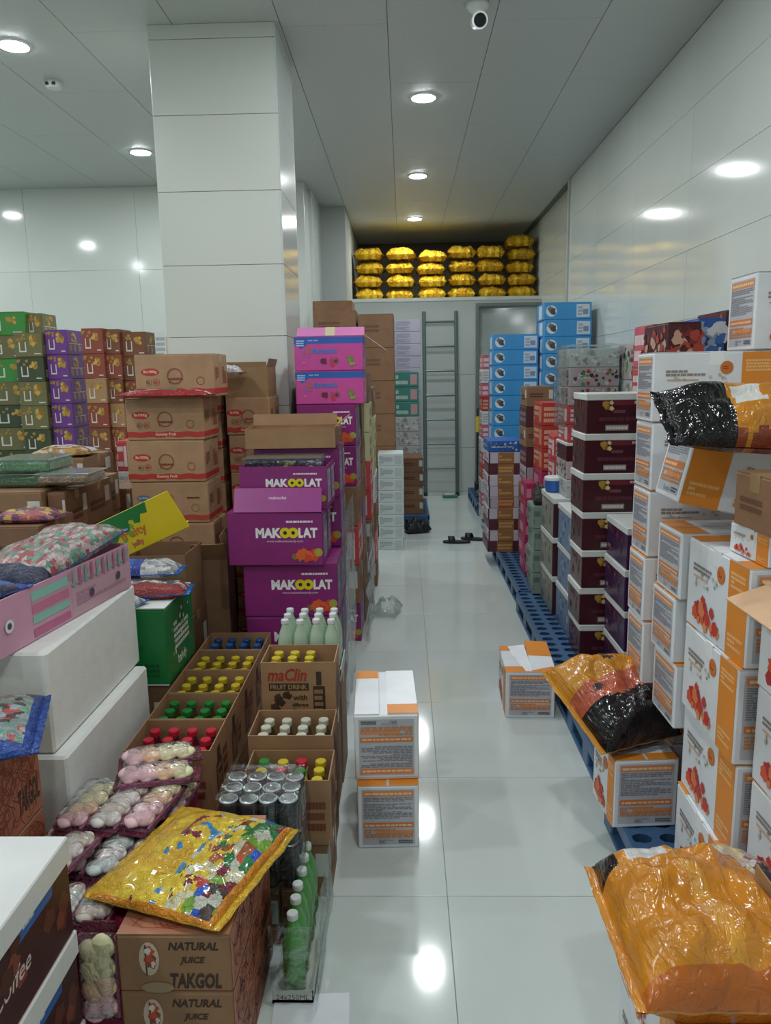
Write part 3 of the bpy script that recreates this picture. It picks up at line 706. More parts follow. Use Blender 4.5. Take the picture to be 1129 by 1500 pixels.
# right column of trays
open_carton(.275, .19, .22, (-.405, 2.785, .385), 0, 'cardboard fruit drink tray with missing bottles at right, red lettering on front', 'tray', 'open cardboard bottle trays', '#a6805c', {'F': mac, 'R': bot}, name='bottle_tray')
bottles('juice', '#6e5a22', '#cdb52c', -.53, -.28, 2.70, 2.87, 4, 3, .39, 'yellow-capped juice bottle', 'red-lettered drink tray', 'yellow-capped juice bottles', skip=((3, 0), (3, 1), (3, 2)))
carton('kraftp', .272, .185, .38, (-.405, 2.787, 0.0), 0, 'tall brown carton carrying the red-lettered fruit drink tray', 'cartons under the bottle trays')
open_carton(.285, .205, .22, (-.40, 2.52, .23), 0, 'cardboard tray of clear bottles in front of the red-lettered drink tray', 'tray', 'open cardboard bottle trays', '#a07a58', {'R': bot, 'F': [('o', .5, .1, .3, '#a63a2c'), ('s', .3, .05, .7, .3, 2, '#7a3a28')]}, name='bottle_tray')
bottles('juice', 'clear', '#c9c7b4', -.53, -.27, 2.43, 2.61, 4, 3, .235, 'clear bottle with pale cap', 'clear bottle tray', 'clear bottles in the tray')
carton('kraftp', .28, .2, .229, (-.40, 2.52, 0), 0, 'closed brown carton carrying the tray of clear bottles', 'cartons under the bottle trays')
open_carton(.275, .20, .22, (-.385, 2.305, .185), 0, 'cardboard tray of mixed cap colours behind the wrapped can pack', 'tray', 'open cardboard bottle trays', '#a07a58', {'R': bot, 'F': bot + [('r', .05, .1, .25, .6, '#4b3526')]}, name='bottle_tray')
MC = [('#3a5a2a', '#2a8a3a', 'green-capped bottle'), ('#7a6a22', '#cdb52c', 'yellow-capped bottle'), ('#5c1428', '#c4223a', 'red-capped bottle'), ('#7a6a22', '#cdb52c', 'yellow-capped bottle'),
      ('#7a6a22', '#cdb52c', 'yellow-capped bottle'), ('#5c1428', '#c4223a', 'red-capped bottle'), ('#3a5a2a', '#2a8a3a', 'green-capped bottle'), ('#7a6a22', '#cdb52c', 'yellow-capped bottle')]
bottles('juice', None, None, -.51, -.26, 2.215, 2.395, 4, 3, .19, '', 'mixed tray behind the cans', 'bottles with mixed cap colours', caps=MC)
carton('kraft', .27, .195, .184, (-.385, 2.305, 0), 0, 'closed brown carton carrying the tray of mixed bottles', 'cartons under the bottle trays')
# pack of light green water bottles behind the lettered tray
carton('kraftp', .27, .235, .44, (-.40, 3.02, 0), 0, 'tall brown carton under the pale green bottle pack', 'cartons under the bottle trays')
bottles('water', '#aec6ae', '#d9dedc', -.52, -.27, 2.915, 3.13, 4, 3, .463, 'pale green bottle', 'pack before purple cartons', 'pale green bottles with white caps', name='bottle')
b = MB(); b.box(-.13, -.115, 0, .13, .115, .022, M('#c9cfc9', .5)); b.box(-.13, -.115, .02, -.127, .115, .05, M('#c9cfc9', .5)); b.box(.127, -.115, .02, .13, .115, .05, M('#c9cfc9', .5)); b.box(-.13, -.115, .02, .13, -.112, .05, M('#c9cfc9', .5))
tag(b.build('bottle_tray', None, (-.395, 3.02, .4405)), 'low white tray of the pale green bottle pack behind the red-lettered drink tray', 'tray', 'white bottle trays')

def wrap_sheet(name, x0, x1, y0, y1, z0, z1, parent, sides='FRT', mat=None, seed=0, amp=.006, n=12):
    b = MB(); b.smooth = True; k = b.mi(mat or WRAP)
    def sheet(P):
        base = len(b.v)
        for j in range(n+1):
            for i in range(n+1): b.v.append(P(i/n, j/n))
        for j in range(n):
            for i in range(n):
                a = base+j*(n+1)+i; b.f.append([a, a+1, a+n+2, a+n+1]); b.m.append(k)
    w = lambda a, c: amp*(noise.noise(Vector((a*5+seed, c*5, seed)))+.6)
    if 'F' in sides: sheet(lambda a, c: (x0+(x1-x0)*a, y0-w(a, c), z0+(z1-z0)*c))
    if 'R' in sides: sheet(lambda a, c: (x1+w(a, c), y0+(y1-y0)*a, z0+(z1-z0)*c))
    if 'L' in sides: sheet(lambda a, c: (x0-w(a, c), y1+(y0-y1)*a, z0+(z1-z0)*c))
    if 'T' in sides: sheet(lambda a, c: (x0+(x1-x0)*a, y0+(y1-y0)*c, z1+w(a, c)))
    return b.build(name, parent)
# shrink-wrapped can pack (two tiers of cans on a carton)
for t, z in enumerate((.315, .178)):
    bottles('can', '#30363c', '#c9cdd0', -.548, -.318, 2.0, 2.185, 4, 3, z, 'silver can', '%s tier of the pack' % ['upper', 'lower'][t], 'cans in the shrink-wrapped pack', name='can', capname='can_lid', cat='can')
carton('kraft2', .165, .19, .176, (-.462, 2.09, 0), 0, 'brown carton under the shrink-wrapped pack of silver cans', 'cartons under the bottle trays')
e = empty('can_wrap', (0, 0, 0)); tag(e, 'clear crinkled shrink film around the pack of silver cans', 'film'); wrap_sheet('film_sheet', -.55, -.318, 1.995, 2.2, .05, .458, e, 'FRT', seed=2, amp=.012)
carton('kraft2', .06, .19, .176, (-.348, 2.1, 0), 0, 'narrow brown carton below the right edge of the can pack', 'cartons under the bottle trays')
# green bottles standing on the floor by the aisle
b = MB(); b.box(-.055, -.2, 0, .055, .2, .012, M('#b9bcae', .5, 'card')); b.box(-.055, -.2, 0, .055, -.197, .04, M('#c9ccc4', .5, 'card')); b.box(.052, -.2, 0, .055, .2, .04, M('#c9ccc4', .5, 'card'))
b.face((-.055, -.2, 0), (.11, 0, 0), (0, 0, .04), [('t', .5, .5, .4, '24x250ML', '#4b504a', .8, 0)])
tag(b.build('bottle_tray', None, (-.325+.01, 2.0-.02, 0)), 'low white tray of green bottles on the floor by the aisle', 'tray', 'white bottle trays')
bottles('water', '#4f9a44', '#d5dad6', -.366, -.264, 1.795, 2.165, 1, 6, .014, 'green bottle', 'pack on the floor', 'green bottles on the floor')
e = empty('bottle_wrap', (0, 0, 0)); tag(e, 'torn clear shrink film hanging around the green bottles on the floor', 'film'); wrap_sheet('film_sheet', -.372, -.255, 1.785, 2.17, .03, .235, e, 'RF', seed=5, amp=.016)
# ---- reddish TAKGOL cartons
for i in range(3):
    carton('takside', .255, .47, .145, (-.527, 1.735, .29-.145*i+.0), 0, ['reddish patterned juice carton under the yellow candy bag', 'reddish patterned juice carton second from top at the bottom edge', 'reddish patterned juice carton standing on the floor at lower left'][i], 'patterned juice cartons')
KINDS['takside2'] = dict(KINDS['takside'])
# paper sheet on the floor
b = MB(); b.box(-.1, -.11, 0, .1, .11, .002, M('#e3e9ee', .5)); b.box(-.1, .0, .002, .1, .11, .0035, M('#dfe6ea', .5)); tag(b.build('paper_sheet', None, (-.26, 1.70, .0), .06), 'folded white paper sheet on the floor at the bottom edge', 'paper')

# ================================================================= LEFT: FOREGROUND
# white cartons with dark printed sides, bottom left
for i in range(3):
    carton('choc', .48, .60, .2266, (-.98, 1.19, .68-.2266*(i+1)), 0, ['white-topped chocolate carton, dark printed side, bottom left corner', 'chocolate carton second from top at bottom left corner', 'chocolate carton on the floor at bottom left'][i], 'white and maroon chocolate cartons', name='carton')
# patterned juice cartons at the left edge, blue bag on top
for i in range(3):
    carton('takside', .5, .38, .245 if i < 3 else .2, (-1.262, 1.74, .735-.245*(i+1)), 0, ['patterned juice carton at the left edge under the blue-edged bag', 'second patterned juice carton at the left edge', 'lowest patterned juice carton at the left edge'][i], 'patterned juice cartons at the left edge')
CND = ['#b5503f', '#3f8a5a', '#c9c2b4', '#6f4a5a', '#c98a3a', '#8a9aa5', '#5a3a34', '#d6a0a0']
def vor(x, y, sc, seed=0):
    x *= sc; y *= sc; ix = math.floor(x); iy = math.floor(y); best = 9; cid = 0; d2 = 9
    for a in (-1, 0, 1):
        for c in (-1, 0, 1):
            h = math.sin((ix+a)*127.1+(iy+c)*311.7+seed*74.7)*43758.5453; h -= math.floor(h)
            g = math.sin((ix+a)*269.5+(iy+c)*183.3+seed*33.1)*43758.5453; g -= math.floor(g)
            d = (ix+a+h-x)**2+(iy+c+g-y)**2
            if d < best: best = d; cid = int(h*9973)
    return cid, best
def candyzone(k0, n, edge=None, sc=5., seed=0):
    def z(u, v):
        if edge and edge(u, v) is not None: return edge(u, v)
        return k0 + vor(u, v, sc*.75, seed)[0] % n
    return z
bm = [M('#1f4a9c', .22, 'film')] + [M(c, .2, 'film') for c in ('#8a9a96', '#6fa58a', '#b0a8a4', '#5a4a4a', '#9ca8b0', '#b5605a')]
bag('candy_bag', .42, .36, .075, (-1.17, 1.80, .737), .35, 'blue-edged clear candy bag lying on the patterned carton at the left edge', 'clear candy bags', zone=candyzone(1, 6, lambda u, v: 0 if v < -.82 or u > .9 else None, 13, 1), mats=bm, seed=1, n=70)
# big white foam boxes
carton('foam', .6, .74, .315, (-1.34, 2.455, .56), 0, 'large white foam box under the long pink carton', 'large white foam boxes', name='foam_box')
carton('foam', .6, .72, .56, (-1.302, 2.43, 0), 0, 'lower white foam box with a ledge beside the red-capped tray', 'large white foam boxes', name='foam_box')
# long pink carton (open) with bags
pk = [('r', .52, .03, .985, .6, '#c9a2ad'), ('b', .5, .62, .99, .95, 16, .1, ['#8aa8a0', '#c9899a', '#a8949c']), ('r', .26, .72, .5, .9, '#8fc4b4'), ('r', .26, .5, .5, .66, '#c97a96'), ('r', .26, .3, .5, .45, '#8fc4b4'), ('r', .26, .05, .5, .2, '#c0688c'), ('s', .55, .2, .95, .5, 3, '#b78a9c'), ('r', .52, .66, .985, .7, '#8aa8a0')] + [('r', .53+.045*i, .62, .548+.045*i, .97, ['#8aa8a0', '#b5708a'][i % 2]) for i in range(10)] + [('c', .66, .35, .09, '#5a4a6a'), ('c', .88, .42, .09, '#5a4a6a'), ('c', .12, .5, .12, '#dfe0e4'), ('c', .12, .5, .06, '#4a4a60')]
po = open_carton(.30, .82, .165, (-1.24, 2.40, .877), -.135, 'long open pink and mint striped candy carton on the white foam box', body='#d19ab2', faces={'R': pk, 'K': [('r', .1, .1, .9, .9, '#8fc4b4')]}, mat='print', inner=M('#c9a0ae', .5), floor_z=.09, name='candy_carton')
bm2 = [M('#2a5ab0', .22, 'film'), M('#23284a', .22, 'film')] + [M(c, .2, 'film') for c in ('#a8787a', '#5f8f7a', '#c9b0ac', '#9c4a4c', '#7a9a8a', '#b5a09c')]
bag('candy_bag', .56, .27, .085, (-1.21, 2.53, 1.035), pi/2-.135, 'red and mint candy bag heaped on the pink striped carton', 'clear candy bags', zone=candyzone(2, 6, lambda u, v: 1 if u < -.75 else None, 15, 3), mats=bm2, seed=3, n=80, tilt=(0, -.10))
bag('candy_bag', .34, .26, .05, (-1.29, 2.05, 1.03), pi/2-.3, 'bright blue candy bag at the near end of the pink striped carton', 'clear candy bags', zone=candyzone(0, 2, None, 3, 5), mats=bm2, seed=5)
# green carton with bags; its base carton
carton('kraft2', .36, .38, .44, (-1.13, 3.065, 0), 0, 'brown carton under the green candy carton', 'brown cartons')
gx, gy = -1.125, 3.06
carton('green', .36, .38, .315, (gx, gy, .442), 0, 'green candy carton with white top beside the foam boxes')
b = MB(); b.box(-.18, -.19, 0, .18, .19, .004, M('#dde2de', .4)); tag(b.build('flap_sheet', None, (gx, gy, .758)), 'white card sheet lying on the green candy carton', 'card')
fz = [M('#1f6fc4', .2, 'film'), M('#2a3f9c', .2, 'film')] + [M(c, .18, 'film') for c in ('#c9c9c9', '#8a8f96', '#9c3434', '#d8d8d8', '#5a6a7a')]
bag('snack_bag', .30, .15, .06, (gx+.01, gy+.08, .825), .05, 'blue and silver snack bag on top of the green carton pile', 'foil snack bags', zone=lambda u, v: 0 if u < -.2 else 1 if u < .05 else 2+vor(u, v*8/8, 8*.7, 1)[0] % 2, mats=fz, seed=7)
bag('snack_bag', .34, .16, .055, (gx+.05, gy-.02, .765), .12, 'dark red and silver snack bag below the blue snack bag', 'foil snack bags', zone=lambda u, v: 4 if v < -.3 else 2+vor(u, v*7/7, 7*.7, 2)[0] % 5, mats=fz, seed=8)
bag('snack_bag', .16, .14, .05, (gx-.0, gy-.19, .76), 1.2, 'small brown and silver snack bag on the corner of the green carton', 'foil snack bags', zone=lambda u, v: [2, 3, 5][vor(u, v*6/6, 6*.7, 4)[0] % 3], mats=fz, seed=9, drape=lambda x, y: -.0)
# yellow display carton with raised lid behind
yb = open_carton(.33, .30, .30, (-1.16, 3.50, .56), .0, 'yellow display carton with raised yellow and green lid', body='#8a6a4c', inner=M('#7a5c40', .5))
carton('kraft2', .34, .31, .558, (-1.16, 3.50, 0), 0, 'brown carton carrying the yellow display carton', 'brown cartons')
l = MB(); ym = M('#e6c81c', .35)
l.box(0, -.003, 0, .40, .003, .19, ym); l.box(.02, .0, -.004, .38, .09, .0, M('#c9a61a', .4))
l.face((0, -.003, 0), (.40, 0, 0), (0, 0, .19), [('g', [(0, .45), (0, 1), (.72, 1), (.68, .75), (.6, .78), (.55, .6), (.45, .66), (.38, .48), (.3, .56), (.2, .38), (.12, .45)], '#1f7a34'), ('b', .1, .3, .5, .7, 10, .06, ['#7aa82c', '#c9c22c', '#3f8a34']), ('t', .42, .42, .3, 'fruity', '#c9702c', .4, .03), ('t', .4, .16, .18, 'jelly', '#c94a5a', .3, .03)])
lo = l.build('lid', yb); lo.location = (-.17, -.15, .27); lo.rotation_euler = (.25, -.42, 0)
open_carton(.17, .26, .46, (-.98, 3.80, .30), .1, 'tall open brown carton with raised flaps behind the yellow display carton', flaps={'R': (.12, -.25, '#8a6a4c'), 'F': (.1, .5, '#94714f')}, body='#86644a')
carton('kraft2', .17, .26, .298, (-.98, 3.80, 0), .1, 'brown carton under the tall open brown carton', 'brown cartons')

# ---- yellow candy bag on the juice carton
yz = [M('#dfae1e', .2, 'film', coat=.5), M('#e6c22c', .2, 'film', coat=.5), M('#dc8a1c', .2, 'film', coat=.5)] + [M(c, .18, 'film', coat=.5) for c in ('#7a1f34', '#1f7a3a', '#3f8fc4', '#c9c9b8', '#a85a2a', '#2a5ac4', '#d9d2b0', '#4a3a34', '#c4442c', '#7aa83a')]
def yzone(u, v):
    if u > .93 or v < -.95: return 2
    if u < -.62: return 0
    if u > .2 + .2*noise.noise(Vector((v*3, 1, 2))):
        if vor(u, v, 7, 5)[1] > .22 and u < .55: return 1
        return [10, 12, 4, 11, 6, 9, 8, 4, 7, 3][vor(u, v*9/9, 9*.7, 5)[0] % 10]
    if -.35 < u < .2:
        q = noise.noise(Vector((u*4.5, v*4.5, 7)))
        if q > .33: return [3, 4, 5][vor(u, v*3/3, 3*.7, 8)[0] % 3]
        if q < -.38: return [6, 12, 5][vor(u, v*3/3, 3*.7, 9)[0] % 3]
    return 1 if noise.noise(Vector((u*2, v*2, 3))) > -.1 else 0
bag('candy_bag', .33, .40, .06, (-.53, 1.73, .4365), -.32, 'big glossy yellow candy bag lying on the patterned juice carton', zone=yzone, mats=yz, seed=11, n=84, lump=.35,
    drape=lambda x, y: 0)
# ---- marshmallow twist packs
carton('magenta', .336, .64, .40, (-.83, 1.885, 0), 0, 'dark pink carton beneath the pile of marshmallow packs')
MPINK, MDK = M('#8a4a66', .3, 'film'), M('#6a2438', .22, 'film')
MFILM = glassy('marshmallow_film', '#f3eef0', .1, .34, 1., 38)
MCOL = [M(c, .45, 'plain') for c in ('#e2d8c8', '#e6bcc0', '#e4e0b0', '#cfdcd8', '#e8c49c', '#e6e2da')]
_mm = {}
for q in range(6):
    bb = MB(); bb.smooth = True; bb.blob((0, 0, 0), (.025, .030, .014), MCOL[q], 12, 8, q, .05); _mm[q] = bb.mesh('marshmallow')
SETS = ((0, 3, 5, 3), (1, 4, 2, 2), (5, 0, 5, 0), (1, 1, 4, 2), (3, 5, 3, 0))
def marsh_pack(loc, rz, label, tilt=(0, 0), c=0, L=.20):
    b = MB(); W_ = .041
    b.box(-W_, -L/2, 0, W_, L/2, .008, MPINK, .003); b.box(-W_+.002, L/2-.002, .001, W_-.002, L/2+.026, .006, MDK, .001); b.box(-W_+.002, -L/2-.018, .001, W_-.002, -L/2+.002, .005, MDK, .001)
    for s_ in (-1, 1): b.box(s_*W_-.004, -L/2, .004, s_*W_+.004, L/2, .02, MPINK, .002)
    o = b.build('marshmallow_pack', None, loc, rz); o.rotation_euler = (tilt[0], tilt[1], rz)
    tag(o, label, 'candy', 'marshmallow packs')
    st = SETS[c % 5]
    for i in range(4):
        for s_ in (-1, 1): new('marshmallow', _mm[st[i]], o, (s_*.015, -L/2+.028+i*(L-.056)/3+s_*.007, .022), .5)
    f = MB(); f.smooth = True; k = f.mi(MFILM); n = 12
    for j in range(n+1):
        for i in range(n+1):
            u = -1+2*i/n; v = -1+2*j/n; f.v.append((u*(W_+.001), v*(L/2+.004), .010+.034*max(0, (1-u**4)*(1-abs(v)**6))**.5+.003*noise.noise(Vector((u*3+c, v*5, c)))))
    for j in range(n):
        for i in range(n): a = j*(n+1)+i; f.f.append([a, a+1, a+n+2, a+n+1]); f.m.append(k)
    f.build('film_cover', o)
    return o
for i in range(4):
    marsh_pack((-.955+i*.088, 2.075+random.uniform(-.01, .01), .402), -.06, 'marshmallow pack, %s from left in the back row of the pile' % COLN[i], c=i)
for i in range(4):
    marsh_pack((-.955+i*.088, 1.83+random.uniform(-.01, .01), .402), -.06, 'marshmallow pack, %s from left in the middle row of the pile' % COLN[i], c=i+2)
for i in range(3):
    marsh_pack((-.915+i*.088, 1.62, .402), 0, 'marshmallow pack, %s from left in the front row of the pile' % COLN[i], c=i+3, L=.12)
for i in range(3):
    marsh_pack((-.90+i*.092, 1.965, .45), -.22, 'marshmallow pack on the second layer, %s from left' % COLN[i], c=i+1, tilt=(.05, 0))
for i in range(2):
    marsh_pack((-.76+i*.02, 2.16-.09*i, .50-.012*i), -1.25-.12*i, 'marshmallow pack lying crosswise on top, %s of two' % ['rear', 'front'][i], c=i*2+1, tilt=(.0, .08))
marsh_pack((-.87, 1.72, .452), -.2, 'white marshmallow pack on top beside the white-topped carton', c=2)
marsh_pack((-.705, 1.53, .315), 0, 'marshmallow pack hanging upright over the carton edge below the yellow bag', tilt=(radians(86), 0), c=1)

# ================================================================= LEFT: GUMMY CARTONS AND BROWN STACKS
GK = ['gummy', 'gummy', 'gummy', 'gummy2', 'gummy', 'gummy2', 'gummy', 'gummy']
LK = 'brown gummy carton with red band'
gh = 1.768/8
offs = [.065, 0, -.008, 0, .02, .0, .01, 0]
for i in range(8):
    carton(GK[i], .41, .30, gh-.0005, (-1.245+offs[i], 4.15+random.uniform(0, .006), 1.768-(i+1)*gh), random.uniform(-.015, .015), '%s, %s in the front gummy stack' % ([LK, 'brown gummy carton with blue oval'][GK[i] == 'gummy2'], nth(i)), 'brown gummy cartons')
stack('gummy', -1.47, -1.06, 4.47, .30, 1.65, 8, 0, LK, 'second stack before the pillar', 'brown gummy cartons')
stackp('gummy', 330, 397, 582, 4.475, .31, 7, 0, LK, 'narrow stack before the pillar', 'brown gummy cartons')
p = at(362, 582, Y=4.475); open_carton(.25, .30, .17, (p.x-.005, 4.635, p.z+.001), 0, 'open brown carton with raised flaps on top of the stack before the pillar', body='#94734f', flaps={'F': (.03, .1, '#94734f'), 'R': (.05, .3, '#94734f')})
# snack bags lying between the gummy cartons
rz_ = [M('#a82a30', .2, 'film')] + [M(c, .18, 'film') for c in ('#c9cfcf', '#2f8a7a', '#b5353c', '#d8d8d8')]
bag('candy_bag', .46, .12, .035, (-1.22, 3.96, 1.548), 0, 'red and silver candy bag hanging over the second gummy carton', zone=lambda u, v: 0 if v < -.35 else 1+vor(u, v*4/9, 9*.7, 1)[0] % 4, mats=rz_, seed=21)
bag('candy_bag', .14, .10, .05, (-.985, 4.40, 1.652), 0, 'small clear candy bag poking out behind the top gummy carton', zone=lambda u, v: [1, 4][vor(u, v*5/5, 5*.7, 1)[0] % 2], mats=rz_, seed=22)

# ---- purple cartons along the aisle
PL = 'purple yellow-eyed candy carton'
ph = .2575
for i, (dx, dz, dy) in enumerate(((0, 0, 0), (-.055, 0, -.03), (0, 0, 0), (.003, 0, 0), (0, 0, 0))):
    z = 1.03 - i*ph if i else 1.03
    z = 1.03 - i*ph
    if i == 0:
        continue
    carton('purple', .445, .33, ph-.0005, (-.548+dx, 3.685+dy, z), 0 if i != 1 else -.02, '%s, %s in the nearest purple stack' % (PL, ['topmost', 'second', 'third', 'fourth', 'fifth'][i]), 'purple candy cartons')
oc = open_carton(.41, .30, .20, (-.565, 3.70, 1.031), -.03, 'open purple candy carton with tubs on top of the nearest purple stack', 'box', 'purple candy cartons', '#8a2a74', {'F': KINDS['purple']['F'], 'R': KINDS['purple']['R']}, mat='print', floor_z=.09, inner=M('#7a2468', .5), name='open_carton')
fl = MB(); fl.box(-.205, -.002, 0, .205, .002, .115, M('#9c3f88', .3), .001); fl.face((-.205, -.002, 0), (.41, 0, 0), (0, 0, .115), [('t', .5, .6, .14, 'makoolat', '#e0c4dc', .2, .01)])
fo = fl.build('flap', oc); fo.matrix_local = Matrix.Translation((-.02, -.215, -.004)) @ Matrix.Rotation(-.38, 4, 'X')
# tubs inside the open purple carton
for k, (x, cs, w_, lab) in enumerate(((-.685, ['#26343f', '#2e3f4a', '#1f2a33'], .15, 'clear tub of dark sweets at left in the open purple carton'), (-.555, ['#d8c08a', '#e3d2a0', '#c9a56a'], .10, 'clear tub of pale yellow sweets in the open purple carton'), (-.445, ['#5a1f2c', '#c9b9b9', '#3a1a22'], .11, 'clear tub of dark red sweets in the open purple carton'))):
    e = empty('sweet_tub', (x, 3.69, 1.122)); tag(e, lab, 'tub', 'clear tubs of sweets')
    b = MB(); b.smooth = True
    rr = random.Random(k)
    for q in range(26): b.blob((rr.uniform(-w_/2+.015, w_/2-.015), rr.uniform(-.1, .1), .012+rr.uniform(0, .105)), (.016, .014, .012), M(cs[q % 3], .3, 'plain', coat=.4), 6, 4, q)
    o = b.build('sweets', e); o['kind'] = 'stuff'
    b = MB(); b.box(-w_/2, -.12, 0, w_/2, .12, .135, FILM, .01); b.build('tub', e)
    b = MB(); b.box(-w_/2-.002, -.122, .135, w_/2+.002, .122, .147, glassy('tub_lid%d' % k, '#dfe8ec', .2, .55, .2, 9), .003); b.build('lid', e)
pcol = ['purple candy carton', 'purple candy carton']
stack('purple', -.77, -.327, 3.88, .36, 1.2875, 5, 0, PL, 'second purple stack along the aisle', 'purple candy cartons')
stack('kraftp', -.755, -.36, 4.25, .30, 1.36, 5, 0, 'brown carton', 'row behind the second purple stack', 'brown cartons along the aisle')
open_carton(.45, .26, .10, (-.575, 3.97, 1.289), .03, 'open brown carton with spread flaps behind the tubs of sweets', body='#9c7552', flaps={'K': (.06, .25, '#9c7552'), 'R': (.09, .9, '#a68260')}, floor_z=.02)
# pink cartons over purple ones
x0, x1, zt = at(430, 490, Y=4.62).x, at(531, 490, Y=4.62).x, at(480, 492, Y=4.62).z
zm, zb = at(480, 543, Y=4.62).z, at(480, 592, Y=4.62).z
PKL = 'pink candy carton with blue stripe'
carton('pink', x1-x0, .33, zt-zm, ((x0+x1)/2, 4.785, zm), 0, PKL+', upper of two with raised flap', 'bright pink candy cartons')
carton('pink', x1-x0, .33, zm-zb, ((x0+x1)/2, 4.785, zb), 0, PKL+', lower of two above the dark purple carton', 'bright pink candy cartons')
b = MB(); b.box(-.2, -.002, 0, .2, .002, .07, M('#d884bc', .4), .001); b.face((-.2, -.002, 0), (.4, 0, 0), (0, 0, .07), [('r', .42, 0, .56, 1, '#cfc8a0')])
o = tag(b.build('card_flap', None, ((x0+x1)/2+.01, 4.66, zt+.002)), 'raised pale pink flap with cream tape on the upper pink carton', 'flap'); o.rotation_euler = (.6, 0, .02)
o.rotation_euler = (-.75, 0, .02)
b = MB(); b.box(0, -.09, -.002, .16, .09, .002, M('#d6b9b9', .45), .001); o = tag(b.build('card_flap', None, (x1+.004, 4.78, zt+.008)), 'pale card flap sticking out over the aisle from the pink cartons', 'flap'); o.rotation_euler = (0, .62, 0)
stack(['purple', 'purple', 'kraftp', 'redwhite', 'kraft', 'purple'], x0+.0, x1-.045, 4.60, .36, zb-.001, 6, 0, [PL, PL, 'brown carton', 'red carton', 'brown carton', PL], 'tall stack under the pink cartons', 'purple candy cartons')
e = empty('carton_wrap', (0, 0, 0)); tag(e, 'clear stretch film on the aisle side of the purple stacks', 'film'); wrap_sheet('film_sheet', -.31, -.300, 3.53, 4.2, .05, 1.0, e, 'R', seed=11, amp=.02, n=22)
# aisle side behind the pink cartons: mixed narrow stacks
S2 = 'mixed goods cartons along the left side of the aisle'
stack(['kraft', 'kraft', 'kraftp', 'purple', 'kraft', 'kraftp'], -.70, -.272, 5.0, .36, 1.62, 6, 0, 'carton', 'stack directly behind the pink cartons', S2)
stack(['kraftp', 'cream', 'cream', 'redwhite', 'redwhite', 'kraft', 'redwhite', 'kraftp'], -.70, -.24, 5.42, .38, 1.66, 8, 0, ['brown carton', 'cream carton', 'cream carton', 'red carton', 'red carton', 'brown carton', 'red carton', 'brown carton'], 'stack two behind the pink cartons', S2)
stack(['kraft', 'cream', 'cream', 'white', 'kraftp', 'redwhite'], -.70, -.225, 5.86, .42, 1.55, 7, 0, ['brown carton', 'cream carton', 'cream carton', 'white carton', 'brown carton', 'red carton'], 'stack three behind the pink cartons', S2)
e = empty('carton_wrap', (0, 0, 0)); tag(e, 'loose torn stretch film hanging down beside the aisle on the left', 'film'); wrap_sheet('film_sheet', -.3, -.25, 4.56, 5.35, .05, .62, e, 'R', seed=13, amp=.03, n=26)
wf = M('#dfe6e6', .25, 'film')
bag('plastic_bag', .22, .16, .10, (-.13, 5.15, .004), 1.3, 'crumpled clear plastic bag on the floor at the left edge of the aisle', zone=None, mats=[FILM], seed=31, lump=.6, crimp=False)
# tall brown stacks further back
TB = 'tall brown carton'
stackp('kraftp', 524, 577, 460, 7.55, .5, 7, 0, TB, 'right tall brown stack at the aisle rear', 'tall brown stacks')
stackp('kraftp', 458, 521, 455, 7.55, .5, 7, 0, TB, 'left tall brown stack at the aisle rear', 'tall brown stacks')
stackp('kraftp', 457, 516, 441, 8.1, .4, 7, 0, TB, 'rearmost tall brown stack beside the grey pier', 'tall brown stacks')
# white parcel stack at the floor edge
stackp('grey', 552, 591, 665, 7.12, .36, 8, .0, 'pale grey carton', 'pale stack at the floor edge', 'pale grey cartons')
stackp('grey', 568, 593, 690, 6.85, .26, 7, 0, 'small pale grey carton', 'low pale stack nearest the sandals', 'pale grey cartons') if False else None
stackp(['kraft2', 'kraft2', 'kraft', 'kraft'], 586, 620, 671, 8.3, .5, 4, .13, 'brown carton with white labels', 'rear stack left of the ladder', 'labelled brown cartons')
pallet(-.10, .26, 8.2, 9.35, 'dark blue pallet under the brown cartons left of the ladder')
stackp(['teal', 'teal', 'teal', 'greymix', 'greymix', 'greymix'], 577, 614, 545, 9.0, .3, 9, .13, ['teal and white carton', 'teal and white carton', 'teal and white carton', 'grey carton with coloured prints', 'grey carton with coloured prints'], 'teal stack left of the ladder', 'teal cartons')
stackp(['lilac'], 577, 616, 468, 9.42, .4, 16, 0, 'pale lilac carton', 'tallest pale stack left of the ladder', 'pale lilac cartons')

# ---- ladder
e = empty('ladder', (0.495, 10.36, 0)); tag(e, 'grey metal ladder leaning against the rear wall below the ledge', 'ladder')
gm = M('#74827f', .35, 'plain', metal=.6); topz = 2.46; dy = .30
for s in (-1, 1):
    b = MB(); b.tube((s*.215, 0, 0), (s*.215, dy, topz), .026, gm, 10); b.build('rail', e)
    b = MB(); b.tube((s*.215, -.004, 0), (s*.215, 0, .05), .027, M('#2c3433', .6), 10); b.build('rubber_foot', e)
for k in range(7):
    z = topz*.945 - k*.325; b = MB(); b.tube((-.21, dy*z/topz, z), (.21, dy*z/topz, z), .016, gm, 8); b.build('rung', e)
# small items on the floor by the ladder
b = MB(); b.box(-.1, -.05, 0, .1, .05, .035, M('#3f7f5f', .4), .008); b.box(-.07, -.03, .035, .05, .03, .05, M('#cfd8d2', .4), .004); tag(b.build('parcel', None, (.60, 10.2, .001), .1), 'small green packet on the floor at the ladder foot', 'packet')
